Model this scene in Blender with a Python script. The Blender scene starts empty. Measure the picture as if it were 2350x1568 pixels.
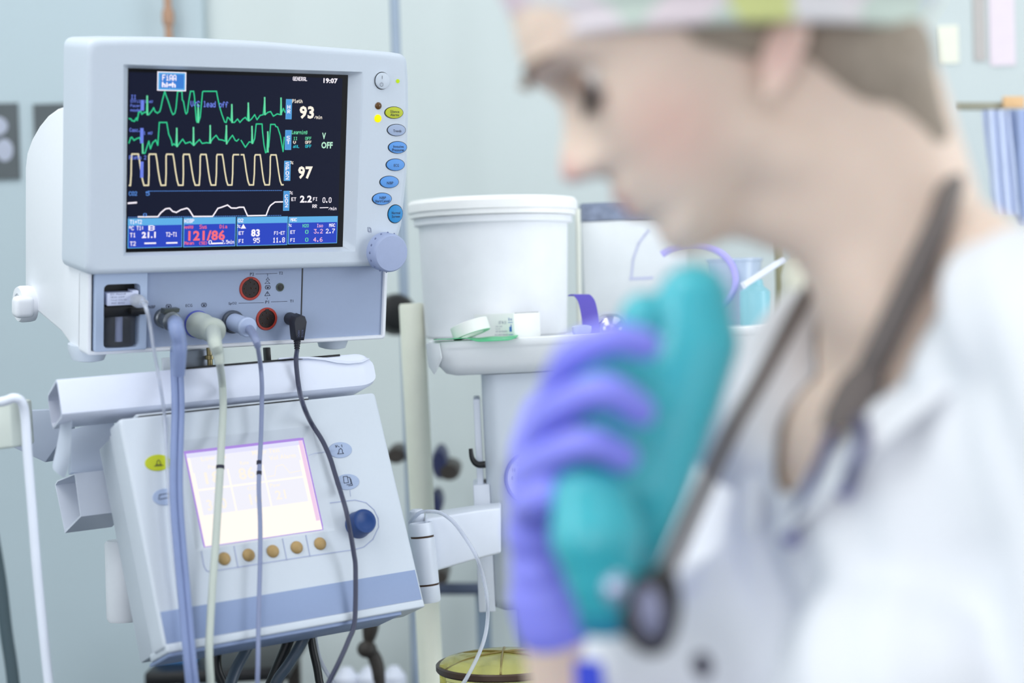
import bpy, bmesh, math, random
from mathutils import Vector as V, Matrix

random.seed(7)
SC = bpy.context.scene
COL = SC.collection
FPX, CX, CY = 4200.0, 1175.0, 784.0
CAM = V((0, 0, 1.30))


def cam_basis(pitch, roll):
    p, r = math.radians(pitch), math.radians(roll)
    F = V((0, math.cos(p), -math.sin(p)))
    R0 = V((1, 0, 0))
    U0 = R0.cross(F)
    return R0 * math.cos(r) - U0 * math.sin(r), R0 * math.sin(r) + U0 * math.cos(r), F


CR, CU, CF = cam_basis(1.1, 1.7)


def ray(px, py):
    return CF + CR * ((px - CX) / FPX) - CU * ((py - CY) / FPX)


def P(px, py, d):
    """point in the room seen at that pixel, d metres deep"""
    return CAM + ray(px, py) * d


def px2m(d):
    return d / FPX


class Frame:
    """local axes of a machine: x along its front, y into it, z up its front"""

    def __init__(s, M):
        s.M = M
        s.I = M.inverted()
        s.c = s.I @ CAM
        s.R = M.to_3x3()

    def d(s, px, py):
        return s.I.to_3x3() @ ray(px, py)

    def loc(s, px, py, n=0.0):
        d = s.d(px, py)
        t = (-n - s.c.y) / d.y
        return s.c + d * t

    def side(s, px, py, x0):
        d = s.d(px, py)
        t = (x0 - s.c.x) / d.x
        return s.c + d * t

    def top(s, px, py, z0):
        d = s.d(px, py)
        t = (z0 - s.c.z) / d.z
        return s.c + d * t

    def w(s, p):
        return s.M @ V(p)

    def wl(s, px, py, n=0.0):
        return s.M @ s.loc(px, py, n)


def rv_frame(rv, c, scale=1.0):
    a = V(rv)
    R = Matrix.Rotation(a.length, 3, a.normalized())
    c = CAM + (V(c) - CAM) * scale
    return Frame(Matrix.Translation(c) @ R.to_4x4())


MF = rv_frame((0.16444998, 0.03213128, 0.56931766), (-0.28571624, 1.96465961, 1.46399614))
VF = rv_frame((-0.31785455, -0.13657860, 0.55907171), (-0.26387979, 1.85570710, 1.12085871), 1.03)


# ---------------------------------------------------------------- materials
def lin(c):
    def g(u):
        u /= 255.0
        return u / 12.92 if u <= 0.04045 else ((u + 0.055) / 1.055) ** 2.4
    return (g(c[0]), g(c[1]), g(c[2]), 1.0)


MATS = {}


def mat(name, col, rough=0.5, metal=0.0, emit=None, es=1.0, trans=0.0, ior=1.45, var=0.04, nscale=40.0, bump=0.0,
        sss=0.0, spec=0.5, alpha=1.0, coat=0.0, sheen=0.0):
    if name in MATS:
        return MATS[name]
    m = bpy.data.materials.new(name)
    m.use_nodes = True
    nt = m.node_tree
    b = nt.nodes['Principled BSDF']
    c = lin(col)
    b.inputs['Roughness'].default_value = rough
    b.inputs['Metallic'].default_value = metal
    b.inputs['IOR'].default_value = ior
    b.inputs['Transmission Weight'].default_value = trans
    b.inputs['Specular IOR Level'].default_value = spec
    b.inputs['Alpha'].default_value = alpha
    b.inputs['Coat Weight'].default_value = coat
    b.inputs['Sheen Weight'].default_value = sheen
    if sss:
        b.inputs['Subsurface Weight'].default_value = sss
        b.inputs['Subsurface Radius'].default_value = (0.012, 0.005, 0.003)
        b.inputs['Subsurface Scale'].default_value = 0.5
    tc = nt.nodes.new('ShaderNodeTexCoord')
    nz = nt.nodes.new('ShaderNodeTexNoise')
    nz.inputs['Scale'].default_value = nscale
    nz.inputs['Detail'].default_value = 3
    nt.links.new(tc.outputs['Object'], nz.inputs['Vector'])
    mx = nt.nodes.new('ShaderNodeMix')
    mx.data_type = 'RGBA'
    mx.inputs['A'].default_value = tuple(max(0, x * (1 - var)) for x in c[:3]) + (1,)
    mx.inputs['B'].default_value = tuple(min(1, x * (1 + var)) for x in c[:3]) + (1,)
    nt.links.new(nz.outputs['Fac'], mx.inputs['Factor'])
    nt.links.new(mx.outputs['Result'], b.inputs['Base Color'])
    if bump:
        bp = nt.nodes.new('ShaderNodeBump')
        bp.inputs['Strength'].default_value = bump
        bp.inputs['Distance'].default_value = 0.002
        nt.links.new(nz.outputs['Fac'], bp.inputs['Height'])
        nt.links.new(bp.outputs['Normal'], b.inputs['Normal'])
    if emit:
        b.inputs['Emission Color'].default_value = lin(emit)
        b.inputs['Emission Strength'].default_value = es
    MATS[name] = m
    return m


def glow(name, col, es=1.0, base=(8, 8, 10)):
    return mat(name, base, rough=0.4, emit=col, es=es, var=0.0, spec=0.08)


# ---------------------------------------------------------------- mesh building
def spline(pts, n=8):
    pts = [V(p) for p in pts]
    if len(pts) < 3:
        return pts
    out = []
    for i in range(len(pts) - 1):
        p0 = pts[max(i - 1, 0)]
        p1, p2 = pts[i], pts[i + 1]
        p3 = pts[min(i + 2, len(pts) - 1)]
        for k in range(n):
            t = k / n
            out.append(0.5 * ((2 * p1) + (p2 - p0) * t + (2 * p0 - 5 * p1 + 4 * p2 - p3) * t * t
                              + (3 * p1 - p0 - 3 * p2 + p3) * t ** 3))
    out.append(pts[-1])
    return out


def lerp_list(vals, n):
    """values stretched over n samples"""
    out = []
    for i in range(n):
        t = i / (n - 1) * (len(vals) - 1)
        k = min(int(t), len(vals) - 2)
        out.append(vals[k] + (vals[k + 1] - vals[k]) * (t - k))
    return out


TEXT = {}


def text_geo(s, off=0.0):
    key = (s, off)
    if key in TEXT:
        return TEXT[key]
    cu = bpy.data.curves.new('t', 'FONT')
    cu.body = s
    cu.resolution_u = 2
    cu.offset = off
    cu.space_character = 1.05
    o = bpy.data.objects.new('t', cu)
    COL.objects.link(o)
    dg = bpy.context.evaluated_depsgraph_get()
    me = o.evaluated_get(dg).to_mesh()
    vs = [v.co.copy() for v in me.vertices]
    fs = [tuple(p.vertices) for p in me.polygons]
    o.evaluated_get(dg).to_mesh_clear()
    bpy.data.objects.remove(o)
    bpy.data.curves.remove(cu)
    x0, x1 = min(v.x for v in vs), max(v.x for v in vs)
    y0, y1 = min(v.y for v in vs), max(v.y for v in vs)
    vs = [((v.x - x0) / (x1 - x0), (v.y - y0) / (y1 - y0)) for v in vs]
    TEXT[key] = (vs, fs)
    return TEXT[key]


class MB:
    def __init__(s):
        s.bm = bmesh.new()
        s.mi = 0

    def face(s, vs):
        try:
            f = s.bm.faces.new(vs)
            f.material_index = s.mi
            return f
        except ValueError:
            return None

    def vs(s, pts):
        return [s.bm.verts.new(p) for p in pts]

    def quad(s, pts):
        return s.face(s.vs(pts))

    def box(s, a, b, M=None):
        a, b = V(a), V(b)
        pts = [V((x, y, z)) for x in (a.x, b.x) for y in (a.y, b.y) for z in (a.z, b.z)]
        if M:
            pts = [M @ p for p in pts]
        v = s.vs(pts)
        for q in ((0, 1, 3, 2), (4, 6, 7, 5), (0, 4, 5, 1), (2, 3, 7, 6), (0, 2, 6, 4), (1, 5, 7, 3)):
            s.face([v[i] for i in q])
        return s

    def loft(s, rings, cap0=True, cap1=True, closed=True):
        R = [s.vs(r) for r in rings]
        n = len(R[0])
        for a, b in zip(R, R[1:]):
            for i in range(n if closed else n - 1):
                j = (i + 1) % n
                s.face([a[i], a[j], b[j], b[i]])
        if cap0:
            s.face(list(reversed(R[0])))
        if cap1:
            s.face(R[-1])
        return s

    def prism(s, poly, off):
        """poly: 3D points, extruded by vector off"""
        off = V(off)
        return s.loft([[V(p) for p in poly], [V(p) + off for p in poly]])

    def tube(s, pts, r, seg=12, smooth=6, cap=True, flat=None):
        pts = spline(pts, smooth) if smooth else [V(p) for p in pts]
        n = len(pts)
        rr = lerp_list(r, n) if isinstance(r, (list, tuple)) else [r] * n
        t0 = (pts[1] - pts[0]).normalized()
        up = V((0, 0, 1)) if abs(t0.z) < 0.9 else V((1, 0, 0))
        nrm = (up - t0 * up.dot(t0)).normalized()
        rings = []
        for i, p in enumerate(pts):
            t = (pts[min(i + 1, n - 1)] - pts[max(i - 1, 0)]).normalized()
            nrm = (nrm - t * nrm.dot(t)).normalized()
            bn = t.cross(nrm)
            rings.append([p + (nrm * math.cos(a) + bn * math.sin(a)) * rr[i]
                          for a in (2 * math.pi * k / seg for k in range(seg))])
        return s.loft(rings, cap, cap)

    def lathe(s, prof, M=None, seg=32, cap0=True, cap1=True, sx=1.0, sy=1.0):
        """prof: (radius, height) pairs about the z axis of M"""
        M = M or Matrix()
        rings = [[M @ V((r * sx * math.cos(2 * math.pi * k / seg), r * sy * math.sin(2 * math.pi * k / seg), h))
                  for k in range(seg)] for r, h in prof]
        return s.loft(rings, cap0, cap1)

    def ellipsoid(s, c, rad, R=None, seg=24, rings=14):
        R = R or Matrix.Identity(3)
        c = V(c)
        rr = []
        for i in range(rings + 1):
            a = math.pi * (i + 0.02) / (rings + 0.04) - math.pi / 2
            rr.append([c + R @ V((rad[0] * math.cos(a) * math.cos(b), rad[1] * math.cos(a) * math.sin(b),
                                  rad[2] * math.sin(a))) for b in (2 * math.pi * k / seg for k in range(seg))])
        return s.loft(rr)

    def capsule(s, a, b, ra, rb, seg=20):
        a, b = V(a), V(b)
        t = (b - a)
        L = t.length
        M = Matrix.Translation(a) @ t.to_track_quat('Z', 'Y').to_matrix().to_4x4()
        prof = [(max(1e-4, ra * math.cos(q)), ra * math.sin(q)) for q in
                (-math.pi / 2 * (1 - k / 6) for k in range(7))]
        prof += [(max(1e-4, rb * math.cos(q)), L + rb * math.sin(q)) for q in
                 (math.pi / 2 * k / 6 for k in range(7))]
        return s.lathe(prof, M, seg)

    def strip(s, pts, w, y):
        """flat polyline in the local xz plane facing -y"""
        h = w / 2
        for (a, b) in zip(pts, pts[1:]):
            a, b = V((a[0], a[1])), V((b[0], b[1]))
            d = b - a
            if d.length < 1e-7:
                continue
            d.normalize()
            n = V((-d.y, d.x)) * h
            e = d * h * 0.6
            q = [a - e + n, b + e + n, b + e - n, a - e - n]
            s.quad([V((p.x, y, p.y)) for p in reversed(q)])
        return s

    def text(s, txt, x0, x1, z0, z1, y, off=0.0, M=None):
        vs, fs = text_geo(txt, off)
        pts = [V((x0 + u * (x1 - x0), y, z0 + w * (z1 - z0))) for u, w in vs]
        if M:
            pts = [M @ p for p in pts]
        v = s.vs(pts)
        for f in fs:
            s.face([v[i] for i in f])
        return s

    def build(s, name, mats, parent=None, smooth=35, bevel=0.0, bseg=2, sub=0, M=None, recalc=True, remesh=0.0, rsm=0,
              weld=False, solid=0.0):
        bm = s.bm
        if weld:
            bmesh.ops.remove_doubles(bm, verts=bm.verts, dist=1e-5)
        if recalc:
            bmesh.ops.recalc_face_normals(bm, faces=bm.faces)
        me = bpy.data.meshes.new(name)
        off = None
        if parent is None and M is None:
            xs = [v.co for v in bm.verts]
            lo = V((min(v.x for v in xs), min(v.y for v in xs), min(v.z for v in xs)))
            hi = V((max(v.x for v in xs), max(v.y for v in xs), max(v.z for v in xs)))
            off = V(((lo.x + hi.x) / 2, (lo.y + hi.y) / 2, lo.z))
            for v in bm.verts:
                v.co -= off
        bm.to_mesh(me)
        bm.free()
        o = bpy.data.objects.new(name, me)
        COL.objects.link(o)
        if parent is not None:
            o.parent = parent
        elif M is not None:
            o.matrix_world = M
        else:
            o.location = off
        for m in (mats if isinstance(mats, (list, tuple)) else [mats]):
            me.materials.append(m)
        mods = False
        if remesh:
            md = o.modifiers.new('r', 'REMESH')
            md.mode = 'VOXEL'
            md.voxel_size = remesh
            md.use_smooth_shade = True
            mods = True
            if rsm:
                ms = o.modifiers.new('s', 'SMOOTH')
                ms.factor = 0.5
                ms.iterations = rsm
        if bevel:
            md = o.modifiers.new('b', 'BEVEL')
            md.width = bevel
            md.segments = bseg
            md.limit_method = 'ANGLE'
            md.angle_limit = math.radians(28)
            mods = True
        if sub:
            md = o.modifiers.new('u', 'SUBSURF')
            md.levels = md.render_levels = sub
            mods = True
        if solid:
            md = o.modifiers.new('t', 'SOLIDIFY')
            md.thickness = solid
            md.offset = 0
            mods = True
        if mods:
            dg = bpy.context.evaluated_depsgraph_get()
            dg.update()
            me2 = bpy.data.meshes.new_from_object(o.evaluated_get(dg))
            me2.name = name
            o.modifiers.clear()
            o.data = me2
            bpy.data.meshes.remove(me)
            me = me2
        if smooth:
            for p in me.polygons:
                p.use_smooth = True
            me.set_sharp_from_angle(angle=math.radians(smooth))
        return o


def tag(o, label=None, cat=None, group=None, kind=None):
    if label:
        o['label'] = label
    if cat:
        o['category'] = cat
    if group:
        o['group'] = group
    if kind:
        o['kind'] = kind
    return o


def thing(name, label, cat, M=None, loc=None, group=None):
    o = bpy.data.objects.new(name, None)
    o.empty_display_size = 0.05
    COL.objects.link(o)
    if M is not None:
        o.matrix_world = M
    elif loc is not None:
        o.location = loc
    return tag(o, label, cat, group)


def child_frame(root):
    bpy.context.view_layer.update()
    return root.matrix_world.inverted()


def mb_to(mb, I):
    """take a builder made in room coordinates into the coordinates of a parent"""
    for v in mb.bm.verts:
        v.co = I @ v.co
    return mb


def axisM(o, z, x=None):
    """matrix with its z axis along z at o"""
    z = V(z).normalized()
    q = z.to_track_quat('Z', 'Y').to_matrix().to_4x4()
    return Matrix.Translation(V(o)) @ q


def rounded_rect(x0, x1, z0, z1, r, seg=5):
    pts = []
    for cx, cz, a0 in ((x1 - r, z1 - r, 0), (x0 + r, z1 - r, 90), (x0 + r, z0 + r, 180), (x1 - r, z0 + r, 270)):
        for k in range(seg + 1):
            a = math.radians(a0 + 90 * k / seg)
            pts.append((cx + r * math.cos(a), cz + r * math.sin(a)))
    return pts


def poly_ray(poly, c, a):
    """distance from c to the outline along angle a"""
    d = V((math.cos(a), math.sin(a)))
    best = 0
    for p, q in zip(poly, poly[1:] + poly[:1]):
        p, q = V(p) - c, V(q) - c
        e = q - p
        den = d.x * e.y - d.y * e.x
        if abs(den) < 1e-12:
            continue
        t = (p.x * e.y - p.y * e.x) / den
        u = (p.x * d.y - p.y * d.x) / den
        if t > 0 and -1e-6 <= u <= 1 + 1e-6:
            best = max(best, t)
    return best


def inset(poly, d):
    out = []
    n = len(poly)
    ar = sum(poly[i][0] * poly[(i + 1) % n][1] - poly[(i + 1) % n][0] * poly[i][1] for i in range(n))
    sg = 1 if ar > 0 else -1
    for i in range(n):
        a, b, c = V(poly[i - 1]), V(poly[i]), V(poly[(i + 1) % n])
        t = (c - a)
        if t.length < 1e-9:
            out.append((b.x, b.y))
            continue
        t.normalize()
        nn = V((-t.y, t.x)) * sg
        out.append((b.x + nn.x * d, b.y + nn.y * d))
    return out


def round_poly(poly, r, seg=6):
    out = []
    n = len(poly)
    for i in range(n):
        p, q, s = V(poly[i - 1]), V(poly[i]), V(poly[(i + 1) % n])
        u, w = (p - q), (s - q)
        lu, lw = u.length, w.length
        u.normalize()
        w.normalize()
        ang = math.acos(max(-1, min(1, u.dot(w))))
        if ang > math.radians(150):
            out.append((q.x, q.y))
            continue
        d = min(r, .45 * lu, .45 * lw)
        for k in range(seg + 1):
            t = k / seg
            v = (q + u * d) * (1 - t) ** 2 + q * (2 * t * (1 - t)) + (q + w * d) * t * t
            out.append((v.x, v.y))
    return out


def chaikin(poly, it=2):
    for _ in range(it):
        out = []
        for p, q in zip(poly, poly[1:] + poly[:1]):
            out.append((p[0] * .75 + q[0] * .25, p[1] * .75 + q[1] * .25))
            out.append((p[0] * .25 + q[0] * .75, p[1] * .25 + q[1] * .75))
        poly = out
    return poly


def framed(mb, outer, hole, inner, yb, yf, ys, rnd=0.006, n=140, back=True):
    """a plate with a bevelled opening: outer outline, opening at the front face, opening at depth ys"""
    c = V((sum(p[0] for p in inner) / len(inner), sum(p[1] for p in inner) / len(inner)))
    angs = [2 * math.pi * k / n for k in range(n)]
    if len(outer) > 4:
        angs += [math.atan2(p[1] - c.y, p[0] - c.x) % (2 * math.pi) for p in outer]
    for pl in (hole, inner):
        if len(pl) == 4:
            angs += [math.atan2(p[1] - c.y, p[0] - c.x) % (2 * math.pi) for p in pl]
    angs = sorted(set(round(a, 5) for a in angs))

    def ring(poly, y):
        out = []
        for a in angs:
            t = poly_ray(poly, c, a)
            out.append(V((c.x + t * math.cos(a), y, c.y + t * math.sin(a))))
        return out
    base = [(p.x, p.z) for p in ring(outer, 0)]
    hw_ = max(abs(p[0] - c.x) for p in base)
    hh_ = max(abs(p[1] - c.y) for p in base)
    rings = [[V((p[0], yb, p[1])) for p in base], [V((p[0], yf + rnd, p[1])) for p in base]]
    for k in range(1, 5):
        a = math.pi / 2 * k / 4
        q_ = rnd * (1 - math.cos(a))
        ins = [(c.x + (p[0] - c.x) * (1 - q_ / hw_), c.y + (p[1] - c.y) * (1 - q_ / hh_)) for p in base]
        rings.append([V((p[0], yf + rnd * (1 - math.sin(a)), p[1])) for p in ins])
    hr = ring(hole, yf)
    last = rings[-1]
    rings.append([p.lerp(q, .04) for p, q in zip(last, hr)])
    rings.append([p.lerp(q, .95) for p, q in zip(last, hr)])
    rings.append(hr)
    rings.append([p.lerp(q, .05) for p, q in zip(hr, ring(inner, ys))])
    rings.append(ring(inner, ys))
    mb.loft(rings, back, False)
    return mb
WORLD = 0.76
C_WALL, C_DOOR = (208, 217, 216), (184, 200, 207)
C_PLASTIC, C_PLWHITE, C_PLBLUE = (199, 208, 219), (230, 233, 239), (150, 164, 192)
SCREEN_E = 0.95
LAMPS = [
    ('ceiling_panel', (-0.9, 1.2, 2.75), (-0.9, 1.2, 0), 1.2, 2.4, 26, (252, 252, 250)),
    ('ceiling_panel', (1.1, 1.6, 2.75), (1.1, 1.6, 0), 1.2, 2.4, 11, (252, 252, 250)),
    ('ceiling_panel', (0.5, -0.5, 2.75), (0.5, -0.5, 0), 1.2, 1.2, 4, (252, 252, 250)),  # added fill over the nurse, besides the two room panels
    ('front_fill', (1.3, -1.0, 1.3), (0.25, 1.1, 1.15), 1.2, 1.2, 4, (250, 251, 255)),  # added fill light for the nurse's camera side, no window there
    ('front_fill', (-0.7, -1.2, 1.2), (0.3, 1.1, 1.1), 1.2, 1.2, 13, (250, 251, 255)),  # second added fill, for her tunic front and neckline
    ('side_window', (-1.75, 0.6, 1.75), (-0.3, 1.9, 1.4), 1.0, 1.4, 16, (246, 250, 255)),
    ('far_window', (2.15, 1.6, 1.2), (0.2, 2.7, 0.9), 1.4, 1.5, 38, (244, 248, 255)),
]
C_VENT = (200, 208, 218)
C_SKIN, C_HAIR, C_TUNIC = (238, 214, 196), (164, 150, 134), (237, 239, 243)
C_GLOVE, C_BAG = (146, 148, 250), (66, 184, 196)
# ---------------------------------------------------------------- camera and light
cd = bpy.data.cameras.new('camera')
cam = bpy.data.objects.new('camera', cd)
COL.objects.link(cam)
cd.sensor_width = 36
cd.lens = 36 * FPX / 2350
cd.dof.use_dof = True
cd.dof.focus_distance = 2.04
cd.dof.aperture_fstop = 2.2
cd.clip_start = 0.02
Mc = Matrix((CR, CU, -CF)).transposed().to_4x4()
Mc.translation = CAM
cam.matrix_world = Mc
SC.camera = cam
SC.view_settings.view_transform = 'Standard'
SC.view_settings.look = 'None'
SC.view_settings.exposure = 0.04
SC.view_settings.gamma = 1.0
SC.view_settings.use_curve_mapping = False

wd = bpy.data.worlds.new('world')
SC.world = wd
wd.use_nodes = True
bg = wd.node_tree.nodes['Background']
bg.inputs[0].default_value = lin((232, 238, 250))
bg.inputs[1].default_value = WORLD


def area(name, loc, target, sx, sy, power, col):
    ld = bpy.data.lights.new(name, 'AREA')
    ld.shape = 'RECTANGLE'
    ld.size, ld.size_y = sx, sy
    ld.energy = power
    ld.color = lin(col)[:3]
    o = bpy.data.objects.new(name, ld)
    COL.objects.link(o)
    o.location = loc
    o.rotation_euler = (V(target) - V(loc)).to_track_quat('-Z', 'Y').to_euler()
    return o


for nm, loc, tgt, sx, sy, pw, cl in LAMPS:
    area(nm, loc, tgt, sx, sy, pw, cl)

# ---------------------------------------------------------------- the room
WALL_Y = 2.95
m_wall = mat('painted_wall', C_WALL, 0.7, var=0.015, nscale=3)
m_door = mat('painted_door', C_DOOR, 0.6, var=0.015, nscale=3)
m_ceil = mat('ceiling_paint', (235, 238, 240), 0.8)
m_floor = mat('vinyl_floor', (52, 66, 80), 0.4, var=0.08, nscale=12)


def struct(name, a, b, m):
    mb = MB()
    mb.box(a, b)
    return tag(mb.build(name, m), kind='structure')


struct('wall_back', (-1.8, WALL_Y, 0), (2.2, WALL_Y + 0.1, 2.8), m_wall)
struct('wall_left', (-1.9, -1.6, 0), (-1.8, WALL_Y + 0.1, 2.8), m_wall)
struct('wall_right', (2.2, -1.6, 0), (2.3, WALL_Y + 0.1, 2.8), m_wall)
struct('floor', (-1.9, -1.6, -0.1), (2.3, WALL_Y + 0.1, 0), m_floor)
struct('ceiling', (-1.9, -1.6, 2.8), (2.3, WALL_Y + 0.1, 2.9), m_ceil)
struct('front_light_block', (-1.9, -1.7, 0), (2.3, -1.6, 0.45), m_wall)  # unseen low wall, added to keep light off the lower room
dx = P(466, 40, 2.92).x
struct('door_1', (-1.7, WALL_Y - 0.025, 0.0), (dx, WALL_Y, 2.15), m_door)
# ---------------------------------------------------------------- patient monitor
m_pl = mat('grey_plastic', C_PLASTIC, 0.42, var=0.02, nscale=300, bump=0.02)
m_plw = mat('white_plastic', C_PLWHITE, 0.45, var=0.015, nscale=200)
m_plb = mat('bluish_plastic', C_PLBLUE, 0.45, var=0.02, nscale=200)
m_plb2 = mat('bluish_plastic_light', (172, 188, 214), 0.45, var=0.02, nscale=200)
m_knob = mat('knob_plastic', (160, 172, 205), 0.5, var=0.04, nscale=150)
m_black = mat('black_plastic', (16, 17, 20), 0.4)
m_dark = mat('dark_recess', (14, 16, 19), 0.5)
m_ink = mat('dark_ink', (28, 30, 52), 0.6)
m_inkl = mat('faded_ink', (96, 104, 140), 0.6)
m_chrome = mat('chrome', (190, 190, 185), 0.15, metal=1.0)

mon = thing('patient_monitor', 'grey patient monitor with waveforms on its lit screen, above the ventilator panel', 'monitor', M=MF.M)


def ml(px, py, n=0.0):
    return MF.loc(px, py, n)


def m2(px, py, n=0.0):
    p = ml(px, py, n)
    return (p.x, p.z)


def mrect(x0, y0, x1, y1, n=0.0):
    """local x0,x1,z0,z1 of a pixel box on the front"""
    xm, ym = (x0 + x1) / 2, (y0 + y1) / 2
    return ml(x0, ym, n).x, ml(x1, ym, n).x, ml(xm, y1, n).z, ml(xm, y0, n).z


NF = 0.010
top = [(202, 89), (280, 87), (400, 88), (479, 90), (620, 96.5), (750, 108), (850, 115.5), (900, 120)]
right = [(937, 125.5), (941, 180), (942, 250), (938, 400), (925, 520), (905, 585)]
bot = [(893, 613), (855, 613), (500, 624)]
left = [(196, 633), (199, 400)]
outline = round_poly([m2(a, b, NF) for a, b in top + right + bot + left], .011)
hole = [m2(a, b, NF) for a, b in ((283, 588), (816, 577), (832, 165), (283, 148))]
sw, sh = 0.127, 0.09525
inner = [(-sw, -sh), (sw, -sh), (sw, sh), (-sw, sh)]
mb = framed(MB(), outline, hole, inner, 0.062, -NF, 0.0, 0.007, 180)
mb.build('bezel', m_pl, mon, smooth=40)

# rear housing and the lower front
X0, X1 = ml(200, 400, 0).x + 0.003, ml(888, 700, -.004).x
prof = [MF.side(a, b, X0) for a, b in ((158, 240), (130, 249), (108, 265), (90, 287), (73, 317), (61, 350), (57, 385), (57, 500), (57, 690), (80, 712), (140, 763))]
zb = ml(207, 812, -.004).z
poly = [V((X0, 0.061, prof[0].z))] + [V((X0, p.y, p.z)) for p in prof] + [V((X0, 0.055, zb)), V((X0, 0.024, zb)), V((X0, 0.024, -0.112)), V((X0, 0.061, -0.112))]
mb = MB()
mb.prism(poly, (X1 - X0 - 0.002, 0, 0))
mb.build('rear_housing', m_plw, mon, smooth=35, bevel=0.006, bseg=3)

# connector bay
NB = -0.004
bay_o = [m2(203, 812, NB), m2(887, 778, NB), m2(891, 600, NB), m2(203, 620, NB)]
zt = -0.1155
zl = min(bay_o[0][1], bay_o[1][1])
xo0, xo1 = X0, X1
out = rounded_rect(xo0, xo1, zl, zt, 0.004, 3)
rim = 0.0042
hol = [(xo0 + rim, zl + rim), (xo1 - rim, zl + rim), (xo1 - rim, zt - .0005), (xo0 + rim, zt - .0005)]
inn = [(xo0 + rim + .0005, zl + rim + .0005), (xo1 - rim - .0005, zl + rim + .0005), (xo1 - rim - .0005, zt - .001), (xo0 + rim + .0005, zt - .001)]
framed(MB(), out, hol, inn, 0.03, -NB, 0.0075, 0.002, 120).build('connector_bay_rim', m_plw, mon)
NP = -0.0075
mb = MB()
xmod = mrect(218, 637, 338, 806, 0.0)[1]
mb.box((xmod - .0008, -NP, hol[0][1]), (hol[1][0], 0.02, hol[2][1]))
xs = ml(692, 700, NP).x
pan = mb.build('connector_panel', m_plb, mon)
mb = MB()
mb.box((xs - .0008, -NP - .0004, hol[0][1] + .001), (xs + .0006, 0.012, hol[2][1]))
mb.build('panel_seam', m_black, pan)

# printing on the panel
mb = MB()


def ptext(t, x0, y0, x1, y1, off=0.0):
    a, b, c, d = mrect(x0, y0, x1, y1, NP)
    mb.text(t, a, b, c, d, -NP - .0003, off)


def pline(pts, w=.0004):
    mb.strip([m2(a, b, NP) for a, b in pts], w, -NP - .0003)


ptext('P2', 573.7, 626, 583, 632.8)
pline([(586.5, 629), (636, 627.6)])
ptext('T2', 640, 624, 649, 630)
ptext('SpO2', 524.4, 693.4, 542.7, 700.7)
pline([(547.6, 696), (605, 694.6)])
ptext('P1', 609, 690, 617, 696.7)
pline([(622, 693), (659, 691.4)])
ptext('T1', 665.5, 688, 673, 694)
ptext('ECG', 426, 698, 441, 704.4)
ptext('NIBP', 341, 701, 356, 708)
pline([(614, 629), (614, 634)])
pline([(613, 683), (613, 687)])
for t in ((614.5, 640, 4), (613.5, 648, 6)):
    pline([(t[0] - t[2], t[1] + 3), (t[0], t[1] - 3), (t[0] + t[2], t[1] + 3), (t[0] - t[2], t[1] + 3)])
for cx, cy in ((614.5, 659.5), (468, 700), (387, 703)):
    pline([(cx - 6, cy), (cx - 4, cy - 4), (cx + 4, cy - 4), (cx + 6, cy), (cx + 4, cy + 4), (cx - 4, cy + 4), (cx - 6, cy)], .0006)
    pline([(cx - 2, cy - 1), (cx, cy + 2), (cx + 2, cy - 1)], .001)
pline([(607.5, 679), (613.5, 669), (619.5, 678.5), (607.5, 679)], .0005)
ptext('!', 612.8, 671.5, 614.2, 677.5)
mb.build('panel_printing', m_ink, pan, smooth=0, recalc=False)

# sockets
m_red = mat('red_socket', (164, 50, 38), 0.45)
m_redd = mat('dark_red_socket', (30, 10, 10), 0.5)
m_pin = mat('brass_pin', (120, 92, 74), 0.3, metal=0.8)


def n_axis(px, py, n, flip=False):
    p = ml(px, py, n)
    return axisM(p, (0, -1, 0))


for i, (cx, cy, r) in enumerate(((574.4, 662.4, .0130), (611.6, 732, .0127))):
    M = n_axis(cx, cy, NP)
    mb = MB()
    mb.lathe([(r, -.004), (r, .0006), (r - .0006, .0012), (r - .0026, .0012), (r - .0030, 0.0003)], M, 40, True, False)
    so = mb.build('pressure_socket', m_red, mon)
    mb = MB()
    mb.lathe([(0.0001, .0003), (r - .0030, .0003), (r - .0029, .0009)], M, 32, False, False)
    mb.build('socket_core', m_redd, so)
    mb = MB()
    mb.box((-.0022, -.0012, .0004), (.0022, .0012, .0014), M @ Matrix.Translation((0, r - .0028, 0)))
    mb.build('key_slot', m_dark, so)
    for k in range(10):
        a = 2 * math.pi * k / 8
        q = (r - .0062) if k < 8 else .0014
        mp = M @ Matrix.Translation((q * math.cos(a), q * math.sin(a), .0003))
        mb = MB()
        mb.lathe([(.0005, 0), (.0005, .0006), (.0002, .001)], mp, 8)
        mb.build('pin', m_pin, so)
M = n_axis(642.5, 659.3, NP)
mb = MB()
mb.lathe([(.0047, -.002), (.0047, .0008), (.0036, .0008), (.0034, .0003), (.0001, .0003)], M, 28, True, False)
mb.build('temperature_jack', mat('jack_metal', (70, 78, 74), 0.35, metal=0.5), mon)

mb = MB()
mb.lathe([(.0034, .0004), (.0001, .0005)], M, 28, False, False)
mb.build('jack_hole', m_black, mon)

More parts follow.
